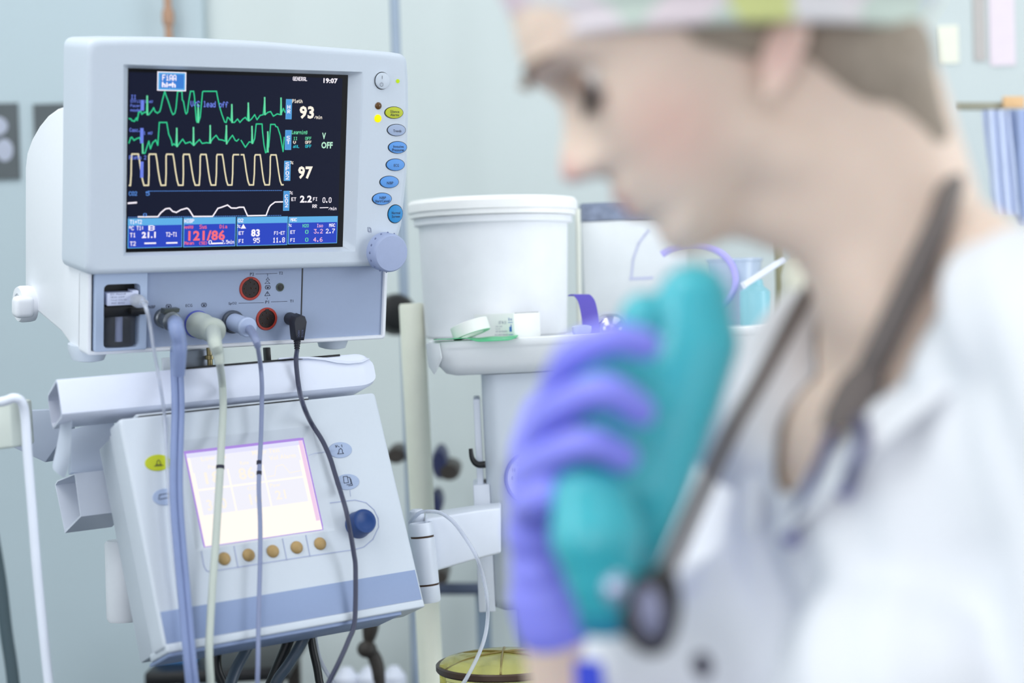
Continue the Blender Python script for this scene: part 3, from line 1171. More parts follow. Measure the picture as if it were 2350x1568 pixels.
def vkey(cx, cy, rx, ry, m, label, art):
    c = vl(cx, cy)
    ax = vl(cx + rx, cy).x - c.x
    az = c.z - vl(cx, cy + ry).z
    M = Matrix.Translation(c) @ Matrix.Rotation(math.pi / 2, 4, 'X') @ Matrix.Diagonal((ax, az, 1, 1))
    mb = MB()
    mb.lathe([(1.0, -.0005), (1.0, .0004), (.97, .0007), (.01, .0009)], M, 40, True, False)
    k = mb.build('touch_key', m, vent)
    k['label'] = label
    mb = MB()
    for pts in art:
        mb.strip([v2(a, b, .0012) for a, b in pts], .0006, -.0012)
    mb.build('symbol', m_ink, k, smooth=0, recalc=False)


def bell(cx, cy, s):
    return [[(cx - 7 * s, cy + 6 * s), (cx - 4 * s, cy + 2 * s), (cx - 4 * s, cy - 3 * s), (cx, cy - 7 * s), (cx + 4 * s, cy - 3 * s), (cx + 4 * s, cy + 2 * s), (cx + 7 * s, cy + 5 * s), (cx - 7 * s, cy + 6 * s)]]


vkey(780.4, 1033.4, 27.5, 18.4, m_keyg, 'grey oval key with a bell', bell(782, 1036, 1.0) + [[(770, 1022), (772, 1027), (774, 1022)], [(776, 1024), (779, 1026)], [(784, 1021), (785, 1026)]])
vkey(796.9, 1106.6, 28, 18.4, m_keyg, 'grey oval key with stacked pages', [[(788, 1094), (797, 1093), (800, 1108), (790, 1109), (788, 1094)], [(798, 1096), (803, 1096), (806, 1111), (796, 1113)], [(805, 1099), (809, 1114), (800, 1115)]])
vkey(362, 1062.5, 30, 19, m_yel, 'yellow oval alarm key', bell(364, 1062, .9) + [[(354, 1070), (375, 1068)]])
vkey(379, 1141, 29.5, 19.5, m_keyg, 'grey oval key half behind the hoses', [[(364, 1146), (366, 1136), (388, 1132), (390, 1144)], [(366, 1146), (388, 1142)]])

c = vl(820.5, 1206)
Mk = axisM(c, (0, -1, 0))
mb = MB()
mb.lathe([(.0146, -.001), (.0146, .002), (.0138, .008), (.0134, .017), (.0128, .0192), (.0095, .0196), (.0075, .0188), (.0001, .0184)], Mk, 44)
dial = mb.build('dial', m_bluek, vent)
dial['label'] = 'dark blue push dial'

# ---------------------------------------------------------------- shelf above the panel
SR = Matrix.Rotation(math.radians(31), 3, 'Z') @ Matrix.Rotation(math.radians(-2.2), 3, 'Y') @ Matrix.Rotation(math.radians(-15), 3, 'X')
SFc = P(500, 880, 1.945)
SF = Frame(Matrix.Translation(SFc) @ SR.to_4x4())
m_shelf = mat('shelf_white', (216, 222, 238), 0.4, var=0.015, nscale=120)
shelf = thing('equipment_shelf', 'long white equipment rail between the monitor and the ventilator panel', 'shelf', M=SF.M)
p0, p1 = SF.loc(129, 863), SF.loc(862, 862)
zt0, zb0 = SF.loc(400, 847).z, SF.loc(400, 926).z
x0, x1 = p0.x, p1.x
hh = zt0 - zb0
out = [(0.0, zb0), (0.0, zt0 - .004), (.003, zt0), (.060, zt0 - .002), (.067, zt0 - .008), (.067, zb0 + .004), (.060, zb0 - .003), (.004, zb0 - .003)]
inr = inset(out, .0022)
mb = MB()
n = 8


def endx(b):
    return x1 - b * .1


R0 = [V((x0 + b * .12, b, c)) for b, c in out]
Ri = [V((x0 + b * .12, b, c)) for b, c in inr]
Ri2 = [V((x0 + .12, b, c)) for b, c in inr]
rings = [Ri2, Ri, R0, [V((x1 - .02, b, c)) for b, c in out]]
for k in range(1, 6):
    a = math.pi / 2 * k / 5
    zc_ = (zt0 + zb0) / 2 - .004
    rings.append([V((x1 - .02 + .02 * math.sin(a), b, zc_ + (c - zc_) * (0.35 + .65 * math.cos(a)))) for b, c in out])
mb.loft(rings)
mb.build('rail', m_shelf, shelf, smooth=40)
# thin sheet lying on the rail, lip curling up at its end
mb = MB()
pts = [(640, 822), (670, 819.5), (710, 819), (745, 821), (772, 826), (800, 829), (830, 828), (848, 822)]
lo = [SF.loc(a, b, .002) for a, b in pts]
ring = []
for k, p in enumerate(lo):
    ring.append(p)
th = [.0012] * 2 + [.002, .003, .0035, .003, .002, .0006]
rings = [[V((p.x, -.002, p.z)), V((p.x + .004, .045, p.z)), V((p.x + .004, .045, p.z - t)), V((p.x, -.002, p.z - t))] for p, t in zip(lo, th)]
mb.loft(rings)
mb.build('thin_lip', m_shelf, shelf, smooth=40)
mb = MB()
q0, q1, q2 = SF.loc(420, 843, .001), SF.loc(640, 824, .001), SF.loc(842, 832, .001)
mb.box((q0.x, .001, zt0 - .001), (q2.x - .030, .043, zt0 + .0009))
mb.build('dark_pad', m_black, shelf)

# mount under the monitor: black post, grey block, brass thumbscrew
MNF = Frame(Matrix.Translation(SFc) @ (Matrix.Rotation(math.radians(31), 3, 'Z') @ Matrix.Rotation(math.radians(-2.2), 3, 'Y')).to_4x4())
mnt = thing('monitor_mount', 'dark mounting bracket with a brass thumbscrew, under the monitor', 'bracket', M=MNF.M)
mb = MB()
a, b = MNF.loc(610, 786, -.03), MNF.loc(623, 826, -.03)
mb.box((a.x, .03, zt0 - .014), (b.x, .04, MNF.loc(616, 797, -.04).z))
mb.build('post', m_black, mnt, bevel=.0008)
a, b = MNF.loc(425, 806, -.03), MNF.loc(482, 842, -.03)
m_mgrey = mat('grey_metal', (122, 130, 142), 0.4, metal=0.6)
mb = MB()
mb.box((a.x, .03, zt0 - .014), (b.x, .06, a.z))
mb.build('clamp_block', m_mgrey, mnt, bevel=.001)
a, b = MNF.loc(372, 822, -.03), MNF.loc(421, 842, -.03)
mb = MB()
mb.box((a.x, .03, zt0 - .014), (b.x, .034, a.z))
mb.build('clamp_plate', mat('pale_steel', (200, 208, 214), 0.35, metal=0.3), mnt, bevel=.001)
c = MNF.loc(481, 817, -.022)
mb = MB()
mb.lathe([(.003, -.011), (.003, -.004), (.0052, -.0035), (.0052, .0005), (.003, .001), (.003, .009)], Matrix.Translation(c), 20)
mb.lathe([(.0042, -.0125), (.0042, -.010)], Matrix.Translation(c), 20)
mb.build('thumbscrew', mat('brass', (120, 110, 78), 0.3, metal=0.9), mnt)

# ---------------------------------------------------------------- brackets at the panel's far end
BRl = thing('mounting_bracket', 'grey sheet metal bracket and open box channel beside the ventilator panel', 'bracket', loc=P(200, 1080, 1.95))
Ib = child_frame(BRl)
m_brk = mat('bracket_metal', (212, 219, 232), 0.45, var=0.02)
m_brkd = mat('bracket_grey', (178, 188, 206), 0.5, var=0.02)
UX, UY, UZ = SF.R @ V((1, 0, 0)), SF.R @ V((0, 1, 0)), SF.R @ V((0, 0, 1))
mb = MB()
pl = [P(a, b, 1.965) for a, b in ((165, 985), (262, 960), (270, 1090), (163, 1085))]
mb.prism(pl, UY * .012)
mb_to(mb, Ib).build('plate', m_brkd, BRl, bevel=.001)
# open channel: hollow profile running along the shelf
mb = MB()
cs = [(172, 1087), (186, 1186), (149, 1224), (126, 1112), (131, 1103)]
d0 = 1.93
base = [P(a, b, d0 + k) for (a, b), k in zip(cs, (0.0, 0.0, .03, .055, .05))]
cen = sum(base, V()) / len(base)
innr = [p + (cen - p).normalized() * .0022 for p in base]
run = UX * .052
mb.loft([[p + run * .9 for p in innr], innr, base, [p + run for p in base]])
mb_to(mb, Ib).build('box_channel', m_brk, BRl, smooth=30)
m_tape = mat('tape_white', (206, 216, 230), 0.5, alpha=0.8, var=0.03)
# second channel running away at the far end
mb = MB()
q = [P(26, 948, 1.98), P(26, 1058, 1.98), P(106, 1062, 2.0), P(88, 945, 2.0)]
mb.prism([P(18, 945, 1.99), P(130, 940, 1.985), P(140, 1010, 1.99), P(104, 1062, 2.0), P(18, 1022, 2.0)], V((.01, .03, 0)))
mb_to(mb, Ib).build('side_rail', m_brkd, BRl, bevel=.0012)

mb = MB()
tp = [(135, 925), (140, 960), (136, 1000), (128, 1040), (118, 1075)]
tq = [(166, 928), (165, 960), (164, 1010), (160, 1060), (150, 1100)]
rows = []
for k, (a, b) in enumerate(zip(tp, tq)):
    rows.append([P(a[0] + (b[0] - a[0]) * t, a[1] + (b[1] - a[1]) * t, 1.885 + .004 * math.sin(3 * t + k)) for t in (0, .25, .5, .75, 1)])
for r1, r2 in zip(rows, rows[1:]):
    for i in range(4):
        mb.quad([r1[i], r1[i + 1], r2[i + 1], r2[i]])
tag(mb.build('hanging_tape', m_tape, weld=True, solid=.0012, sub=1), 'wrinkled strip of white tape hanging from the open end of the white rail', 'tape')

# white swivel post behind the panel
mb = MB()
a, b = P(279, 1240, 2.02), P(284, 1426, 2.02)
mb.lathe([(.0165, 0), (.0185, .004), (.0185, (a - b).length - .003), (.0165, (a - b).length), (.012, (a - b).length - .001)], axisM(b, a - b), 32)
tag(mb.build('swivel_post', m_plw), 'short white round post half hidden behind the ventilator panel', 'post')

# ---------------------------------------------------------------- cream block and its white tube
m_cream = mat('cream_plastic', (208, 216, 208), 0.5)
mb = MB()
mb.prism([P(-70, 930, 1.86), P(22, 922, 1.86), P(29, 1028, 1.86), P(-70, 1040, 1.86)], V((.01, .05, 0)))
blk = tag(mb.build('junction_block', m_cream, bevel=.003, bseg=3), 'cream plastic block at the edge beside the grey bracket', 'block')
mb = MB()
mb.tube([P(a, b, d) for a, b, d in ((-60, 928, 1.83), (5, 922, 1.83), (32, 914, 1.83), (50, 924, 1.835), (58, 960, 1.84), (64, 1050, 1.84), (73, 1160, 1.84), (84, 1300, 1.84), (97, 1430, 1.84), (112, 1570, 1.84), (135, 1760, 1.84), (150, 2100, 1.84))] + [V((-.44, 1.84, .3)), V((-.44, 1.86, .01))], .0048, 14)
tag(mb.build('white_tube', mat('tube_white', (226, 232, 244), 0.35)), 'thick white tube looping down from the cream block', 'tube')

# ---------------------------------------------------------------- support arm and hinge
arm = thing('support_arm', 'white hinged arm between the ventilator panel and the column', 'arm', loc=P(1000, 1290, 2.1))
Ia = child_frame(arm)
m_arm = mat('arm_white', (222, 228, 240), 0.4)
m_slot = mat('brown_slot', (70, 48, 32), 0.6)
a, b = P(966, 1200, 2.085), P(984, 1382, 2.085)
ax = (a - b).normalized()
L = (a - b).length
mb = MB()
mb.lathe([(.0130, 0), (.0140, .002), (.0140, .019), (.0128, .0192), (.0128, .0212), (.0140, .0214), (.0140, L - .017), (.0128, L - .0168), (.0128, L - .0148), (.0140, L - .0145), (.0140, L - .002), (.0128, L), (.011, L), (.010, L - .003), (.0001, L - .003)], axisM(b, ax), 36)
hb = mb_to(mb, Ia).build('hinge_barrel', m_arm, arm)
mb = MB()
mb.lathe([(.0131, .0192), (.0131, .0212)], axisM(b, ax), 30)
mb.lathe([(.0131, L - .0168), (.0131, L - .0148)], axisM(b, ax), 30)
mb_to(mb, Ia).build('hinge_gap', m_slot, hb)
mb = MB()
mb.loft([[P(975, 1192, 2.09), P(975, 1318, 2.09), P(975, 1318, 2.12), P(975, 1175, 2.13)],
         [P(1098, 1172, 2.12), P(1098, 1283, 2.12), P(1098, 1278, 2.16), P(1098, 1158, 2.17)],
         [P(1150, 1166, 2.13), P(1150, 1270, 2.13), P(1150, 1265, 2.17), P(1150, 1152, 2.18)]])
mb_to(mb, Ia).build('arm_box', m_arm, arm, bevel=.003, bseg=3)
c = P(957, 1178, 2.11)
mb = MB()
mb.lathe([(.0085, -.012), (.0085, .002), (.006, .0045), (.0001, .005)], Matrix.Translation(c), 24)
mb_to(mb, Ia).build('cap', m_arm, arm)
mb = MB()
mb.box(P(990, 1345, 2.08), P(998, 1330, 2.10))
mb_to(mb, Ia).build('catch', m_arm, arm, bevel=.0005)
# ---------------------------------------------------------------- leads plugged into the monitor
def vdepth(px, py, n):
    return (VF.wl(px, py, n) - CAM).dot(CF)


def mdepth(px, py, n):
    return (MF.wl(px, py, n) - CAM).dot(CF)


def hang(pts, n=.010, lead=None, dmin=None):
    """pixel path hanging in front of the shelf and panel, at real depths"""
    out = []
    for a, b in pts:
        t = min(1, max(0, (b - 800) / 160))
        d = mdepth(a, min(b, 830), .02) * (1 - t) + vdepth(a, max(b, 960), n) * t
        d = min(d, 1.935 if a < 700 else 1.97)
        if b > 1525:
            d = vdepth(a, 1525, n)
        if 815 < b < 965:
            d = min(d, (SF.wl(a, b, .011) - CAM).dot(CF))
        out.append(P(a, b, d))
    return out


Mn = MF.R @ V((0, -1, 0))


def lead(name, label, plug_parts, path, r, m, n=.010, head=None, cat='cable'):
    o = thing(name, label, cat, loc=path[0])
    I = child_frame(o)
    for nm, fn, mm, lb in plug_parts:
        mb = MB()
        fn(mb)
        k = mb_to(mb, I).build(nm, mm, o)
        if lb:
            k['label'] = lb
    mb = MB()
    mb.tube(path, r, 12, 6)
    mb_to(mb, I).build('cord' if 'tube' not in name and 'hose' not in name else 'tube', m, o)
    return o


m_lcream = mat('cream_cable', (184, 192, 184), 0.45)
m_lgrey = mat('grey_blue_cable', (128, 138, 170), 0.45)
m_lgreyp = mat('pale_blue_plug', (172, 186, 216), 0.45)
m_lblk = mat('charcoal_cable', (58, 62, 84), 0.4)
m_lblkp = mat('charcoal_plug', (38, 40, 50), 0.45)
m_ring = mat('violet_ring', (86, 96, 190), 0.4)

# ECG
b0 = MF.wl(452, 744, NP)
b1 = b0 + Mn * .052


def ecg_plug(mb):
    mb.lathe([(.0136, .001), (.0141, .004), (.0141, .017), (.0132, .020), (.0128, .030), (.0133, .036), (.0135, .046), (.0115, .050), (.006, .0515)], axisM(b0, Mn), 36)


def ecg_ring(mb):
    mb.lathe([(.0147, -.001), (.0150, .001), (.0147, .0028)], axisM(b0, Mn), 36)


pth = [b0 + Mn * .046] + [P(497, 790, 1.865), P(503, 830, 1.86)]
cp = [P(503, 826, 1.86)] + hang([(510, 880), (512, 940), (508, 1020), (504, 1100), (499, 1180), (494, 1260), (488, 1340), (483, 1420), (480, 1500), (484, 1580), (492, 1750), (494, 2000)], .014)


def ecg_boot(mb):
    mb.tube([b0 + Mn * .042, P(493, 785, 1.862), P(500, 812, 1.86), P(505, 836, 1.86)], [.0085, .0072, .0058, .0045], 16, 5)


ec = lead('ecg_cable', 'cream cable with a fat cream plug ringed in violet', [('plug', ecg_plug, m_lcream, None), ('plug_ring', ecg_ring, m_ring, 'violet ring'), ('boot', ecg_boot, m_lcream, None)], cp, .0040, m_lcream)

# SpO2
s0 = MF.wl(532, 738, NP)


def sp_ring(mb):
    mb.lathe([(.0120, -.001), (.0126, .001), (.0126, .005), (.0112, .0065)], axisM(s0, Mn), 36)


def sp_plug(mb):
    mb.lathe([(.0098, .004), (.0100, .018), (.0096, .026), (.0094, .034), (.0108, .036), (.0108, .041), (.0096, .0425), (.004, .043)], axisM(s0, Mn), 36)


def sp_boot(mb):
    mb.tube([s0 + Mn * .038, s0 + Mn * .048 + V((0, 0, -.002)), P(586, 778, 1.895), P(592, 797, 1.893)], [.0050, .0048, .0042, .0034], 16, 5)


cp = [P(591, 794, 1.893)] + hang([(598, 840), (601, 880), (601, 920), (599, 1000), (596, 1060), (594, 1120), (597, 1200), (597, 1280), (595, 1360), (593, 1440), (592, 1520), (590, 1600), (586, 1800), (586, 2000)], .012)
ox = lead('oximeter_cable', 'thin blue-grey cable with a pale blue plug', [('socket_ring', sp_ring, mat('slate_ring', (70, 78, 92), 0.4), 'slate ring'), ('plug', sp_plug, m_lgreyp, None), ('boot', sp_boot, m_lgrey, None)], cp, .0024, m_lgrey)

for o_, px, ys_, r_, n_ in ((ec, 505.5, (1073,), .0044, .014), (ox, 594.8, (1062, 1086), .0028, .012)):
    for y_ in ys_:
        mb = MB()
        mb.tube(hang([(px, y_ - 4), (px - .2, y_ + 4)], n_), r_, 12, 0)
        mb_to(mb, child_frame(o_)).build('cable_mark', m_ink, o_)

# temperature, black angled plug
t0 = MF.wl(664, 731, NP)


def t_plug(mb):
    mb.lathe([(.0068, .0), (.0072, .002), (.0072, .018)], axisM(t0, Mn), 24)


def t_body(mb):
    c = t0 + Mn * .022
    u, w = MF.R @ V((1, 0, 0)), MF.R @ V((0, 0, 1))
    ring = []
    for nn, s in ((-.007, .86), (-.0055, 1), (.0045, 1), (.0065, .86)):
        out = []
        for a, b in ((-.0084, -.0), (-.0060, .0060), (0, .0086), (.0060, .0060), (.0084, 0), (.0064, -.016), (.0056, -.0205), (-.0056, -.0205), (-.0064, -.016)):
            out.append(c + Mn * nn + u * a * s + w * (b * s))
        ring.append(out)
    mb.loft(ring)


def t_relief(mb):
    c = t0 + Mn * .021
    w = MF.R @ V((0, 0, -1))
    prof = []
    for k in range(6):
        r = .0042 - k * .0003
        prof += [(r, .019 + k * .0026), (r, .0206 + k * .0026), (r - .0009, .0208 + k * .0026), (r - .0009, .0215 + k * .0026)]
    mb.lathe(prof, axisM(c, w), 18)


e0 = t0 + Mn * .021 + (MF.R @ V((0, 0, -1))) * .033
cp = [e0] + [P(a, b, (SF.wl(a, b, .007) - CAM).dot(CF)) for a, b in ((679.5, 822), (681, 850), (687, 895))] + hang([(698, 935), (715, 972), (740, 1012), (757, 1050), (768, 1085), (782, 1130), (795, 1175), (806, 1222), (814, 1270), (818, 1330), (819, 1385), (814, 1425), (800, 1470), (778, 1520), (752, 1572), (720, 1640), (690, 1720)], .007)
for i in range(10, 15):
    cp[i] = P(*((782, 1130), (795, 1175), (804, 1222), (812, 1270), (816, 1310))[i - 10], vdepth(800, 1200, .026) if i in (11, 12, 13) else vdepth(*((782, 1130), (795, 1175), (804, 1222), (812, 1270), (816, 1310))[i - 10], .014))
tc = lead('temperature_cable', 'charcoal cable with an angled black plug, draped past the blue dial', [('plug_tip', t_plug, m_lblkp, None), ('plug_body', t_body, m_lblkp, None), ('strain_relief', t_relief, m_lblkp, None)], cp, .0026, m_lblk)
mb = MB()
c = t0 + Mn * .0288
M = Matrix.Translation(c) @ MF.R.to_4x4()
for k, (t, x) in enumerate((('ABDC', -.0022), ('KOLG', .0022))):
    mb.text(t, -.0165, -.0085, x - .0012, x + .0012, -.0003, 0, M @ Matrix.Rotation(math.radians(90), 4, 'Y') @ Matrix.Translation((.025, 0, 0)))
mb_to(mb, child_frame(tc)).build('embossing', m_inkl, tc, smooth=0, recalc=False)

# twin pressure hose
h0 = MF.wl(374, 730, NP)


def h_conn(mb):
    mb.lathe([(.0105, -.001), (.0105, .006), (.0088, .007), (.0088, .020), (.0105, .0205), (.0105, .026), (.007, .028)], axisM(h0, Mn), 28)


def h_elbow(mb):
    mb.tube([h0 + Mn * .022, h0 + Mn * .034, P(404, 752, 1.845), P(412, 790, 1.84), P(411, 825, 1.842), P(410, 862, 1.846)], [.0075, .0082, .0080, .0076, .0072, .0060], 16, 5)


def h_clip(mb):
    c = h0 + Mn * .012
    u, w = MF.R @ V((1, 0, 0)), MF.R @ V((0, 0, 1))
    mb.prism([c + u * -.008 + w * .008, c + u * .009 + w * .009, c + u * .010 + w * .013, c + u * -.007 + w * .013], Mn * .010)


m_hose = mat('hose_blue_grey', (140, 156, 198), 0.22, trans=0.2, ior=1.3)
hp = [(400, 800), (401, 860), (403, 930), (401, 1010), (399, 1090), (401, 1170), (408, 1260), (415, 1340), (423, 1430), (430, 1510), (438, 1590), (450, 1720), (460, 2000)]
hose = thing('pressure_hose', 'twin translucent blue-grey hose hanging from a metal coupling', 'hose', loc=h0)
I = child_frame(hose)
for nm, fn, mm in (('coupling', h_conn, mat('coupling_metal', (110, 116, 122), 0.3, metal=0.7)), ('elbow', h_elbow, m_hose), ('release_clip', h_clip, mat('clip_dark', (70, 76, 74), 0.4, metal=0.4))):
    mb = MB()
    fn(mb)
    mb_to(mb, I).build(nm, mm, hose)
for s in (0, 14.5):
    mb = MB()
    path = [P(409 + s * .4, 775, 1.842)] + [p + V((0, -.004, 0)) for p in hang([(a + s, b) for a, b in hp], .016)]
    mb.tube(path, .0036, 14, 6)
    mb_to(mb, I).build('hose', m_hose, hose)

# thin sampling line from the trap
l0 = MF.wl(314, 690, .004)
m_clear = mat('clear_line', (226, 231, 242), 0.15, trans=0.6, ior=1.2)


def l_nut(mb):
    mb.lathe([(.0065, -.004), (.0072, 0), (.0072, .004), (.0060, .008), (.0042, .010), (.0042, .015), (.003, .016)], axisM(l0, Mn + MF.R @ V((.25, 0, -.1))), 20)


cp = [l0 + Mn * .012] + [P(a, b, d) for a, b, d in ((334, 705, 1.845), (344, 745, 1.845), (351, 790, 1.845), (360, 840, 1.85), (369, 890, 1.855))] + hang([(377, 950), (381, 1010), (386, 1100), (392, 1200), (402, 1300), (414, 1400), (424, 1500), (436, 1600), (450, 1800)], .006)
lead('sampling_tube', 'very thin clear tube screwed to the water trap', [('luer_nut', l_nut, m_clear, None)], cp, .0018, m_clear, cat='tube')

# ---------------------------------------------------------------- hoses below the panel
m_hg = mat('dark_grey_hose', (64, 76, 90), 0.4)
m_hk = mat('black_hose', (14, 18, 22), 0.4)
for nm, lb, pts, r, m in (
        ('dark_hose', 'dark hose under the panel, curving straight down just past the cream cable', [(508, 1440, 1.97), (497, 1500, 1.97), (500, 1540, 1.97), (520, 1590, 1.97), (540, 1700, 1.97)], .0058, m_hk),
        ('dark_hose', 'grey hose under the panel, slanting down beside the thin blue-grey cable', [(590, 1440, 1.97), (566, 1490, 1.965), (540, 1540, 1.945), (522, 1600, 1.93), (510, 1700, 1.92)], .0062, m_hg),
        ('dark_hose', 'grey hose slanting steeply under the middle of the panel, darker of the pair', [(678, 1430, 1.98), (655, 1490, 1.98), (636, 1535, 1.98), (615, 1590, 1.98), (590, 1700, 1.98)], .0060, m_hk),
        ('dark_hose', 'blue-grey hose slanting under the middle of the panel, bluer of the pair', [(716, 1430, 1.965), (690, 1480, 1.965), (662, 1525, 1.96), (628, 1580, 1.96), (600, 1700, 1.96)], .0058, m_hg),
        ('black_hose', 'straight black hose under the panel beside the clear tube', [(708, 1430, 1.99), (718, 1490, 1.99), (732, 1560, 1.99), (745, 1700, 1.99)], .0045, m_hk),
        ('clear_tube', 'thin clear tube under the panel beside the black hose', [(718, 1430, 2.0), (730, 1500, 2.0), (750, 1545, 2.0), (780, 1590, 2.0), (830, 1700, 2.0)], .0024, m_clear)):
    mb = MB()
    ps = [P(*p) for p in pts]
    ps += [V((ps[-1].x - .02, ps[-1].y, .45)), V((ps[-1].x - .03, ps[-1].y + .02, .012))]
    mb.tube(ps, r, 14, 6)
    tag(mb.build(nm, m), lb, 'hose' if 'tube' not in nm else 'tube', 'hoses below the ventilator panel' if nm == 'dark_hose' else None)
# clear line over the arm
mb = MB()
mb.tube([P(*p) for p in ((940, 1200, 2.10), (962, 1178, 2.085), (985, 1174, 2.08), (1012, 1178, 2.08), (1040, 1198, 2.07), (1066, 1232, 2.07), (1092, 1275, 2.06), (1108, 1320, 2.06), (1118, 1375, 2.05), (1119, 1420, 2.05), (1112, 1465, 2.04), (1095, 1510, 2.02), (1070, 1558, 1.99), (1045, 1600, 1.985), (1000, 1720, 1.97))] + [V((-.07, 1.95, .4)), V((-.08, 1.95, .01))], .0022, 12, 6)
tag(mb.build('clear_tube', m_clear), 'clear tube arching over the white arm and past the column', 'tube')
# ---------------------------------------------------------------- column with gauge, tray and what stands on it
TR = Matrix.Rotation(math.radians(1), 3, 'Z') @ Matrix.Rotation(math.radians(-1.0), 3, 'Y')
TF = Frame(Matrix.Translation(P(1007, 784, 2.14)) @ TR.to_4x4())
m_tray = mat('tray_white', (242, 245, 247), 0.45, var=0.02)
m_col = mat('column_white', (208, 216, 226), 0.5, var=0.015)

tray = thing('instrument_tray', 'white rounded tray on the column, carrying the bucket and small boxes', 'tray', M=TF.M)
zt_, zb_ = 0.0, TF.loc(1100, 863).z
xa, xb = TF.loc(984, 800).x, .46
outl = rounded_rect(xa, xb, .012, .40, .035, 7)


def trayring(ins, z):
    return [V((a, b, z)) for a, b in inset(outl, ins)]


mb = MB()
mb.loft([trayring(.030, zb_), trayring(.018, zb_ + .003), trayring(.008, zb_ + .014), trayring(.001, zb_ + .03), trayring(0, zt_ - .010), trayring(-.002, zt_ - .008), trayring(-.002, zt_ - .001), trayring(0, zt_), trayring(.004, zt_), trayring(.005, zt_ - .0012)])
mb.build('tray_body', m_tray, tray, smooth=50)
mb = MB()
a = TF.loc(984, 790)
mb.prism([V((xa - .004, .03, -.002)), V((xa + .012, .006, -.002)), V((xa + .014, .008, -.020)), V((xa + .004, .03, -.04)), V((xa - .003, .05, -.03))], (.001, .012, 0))
mb.build('corner_clip', m_tray, tray, bevel=.001)
zfl = zt_ - .0012

col = thing('wall_column_unit', 'white upright housing with a round gauge, under the tray', 'housing', M=TF.M)
q0, q1 = TF.loc(1113, 1100, -.05), TF.loc(1132, 1400, -.05)
cx0 = (q0.x + q1.x) / 2
zbot_ = TF.loc(1200, 1403, -.05).z
mb = MB()
prof = rounded_rect(cx0, cx0 + .26, .05, .19, .02, 6)
mb.loft([[V((a, b, z)) for a, b in inset(prof, i)] for i, z in ((.014, zbot_), (.004, zbot_ + .004), (0, zbot_ + .016), (0, zb_ - .001))])
mb.build('housing', m_col, col, smooth=50)
mb = MB()
mb.box((cx0 - .011, .065, zbot_ + .02), (cx0 - .003, .15, zb_ - .03))
mb.build('side_strip', m_arm, col, bevel=.002)
mb = MB()
mb.box((cx0 - .016, .055, zbot_ + .0), (cx0 + .004, .13, TF.loc(1100, 1112, -.06).z))
mb.build('arm_bracket', m_arm, col, bevel=.0015)
c = TF.loc(1219, 1097, -.048)
Mg = axisM(c, (0, -1, 0))
gr = TF.loc(1219, 1097, -.05).x - TF.loc(1157, 1097, -.05).x
m_gface = mat('gauge_face', (222, 226, 240), 0.4)
mb = MB()
mb.lathe([(gr, -.004), (gr, .004), (gr * .94, .006), (gr * .88, .004), (gr * .86, .001)], Mg, 56, True, False)
gg = mb.build('gauge_rim', mat('gauge_rim', (122, 128, 176), 0.3), col)
mb = MB()
mb.lathe([(gr * .87, .001), (.0001, .0012)], Mg, 48, False, False)
gf = mb.build('gauge_face', m_gface, gg)
mb = MB()
for t, a in (('0', 178), ('10', 152), ('20', 128), ('30', 100), ('40', 60), ('50', 20)):
    x, z = gr * .68 * math.cos(math.radians(a)), gr * .68 * math.sin(math.radians(a))
    w = .0022 if len(t) == 1 else .004
    mb.text(t, c.x + x - w / 2, c.x + x + w / 2, c.z + z - .0022, c.z + z + .0022, c.y - .0016, .01)
mb.strip([(c.x + gr * .46 * math.cos(math.radians(a)), c.z + gr * .46 * math.sin(math.radians(a))) for a in range(0, 200, 10)], .0006, c.y - .0016)
mb.build('dial_marks', m_inkl, gf, smooth=0, recalc=False)
mb = MB()
hk = [TF.loc(*p) for p in ((1114, 1066, -.05), (1100, 1067, -.05), (1090, 1062, -.05), (1083, 1050, -.05), (1080, 1030, -.05))]
mb.tube(hk, [.0042, .0040, .0036, .0030, .0024], 14, 6)
mb.build('hook', m_black, col)

# bucket
bc = TF.w((TF.loc(1139, 772, -.205).x, .205, zfl + .0006))
m_buck = mat('translucent_white', (244, 246, 250), 0.35, trans=0.06, ior=1.2)
m_lid = mat('lid_white', (250, 250, 249), 0.4)
bk = thing('lidded_bucket', 'large translucent white bucket with a snap lid, standing on the tray', 'bucket', loc=bc)
dB = (bc - CAM).dot(CF)
k = dB / FPX
rb, rt, hB = 163 * k, 178 * k, (764 - 482) * k
mb = MB()
mb.lathe([(rb - .003, 0), (rb, .003), (rt - .004, hB - .016), (rt + .002, hB - .014), (rt + .002, hB - .006)], Matrix(), 64)
mb.build('tub', m_buck, bk)
mb = MB()
mb.lathe([(rt + .002, hB - .0055), (rt + .0065, hB - .0045), (rt + .007, hB + .001), (rt + .0065, hB + .0012), (rt + .009, hB + .0022), (rt + .0095, hB + .012), (rt + .006, hB + .017), (rt - .004, hB + .018), (rt - .006, hB + .012), (.001, hB + .012)], Matrix(), 64)
mb.build('lid', m_lid, bk)

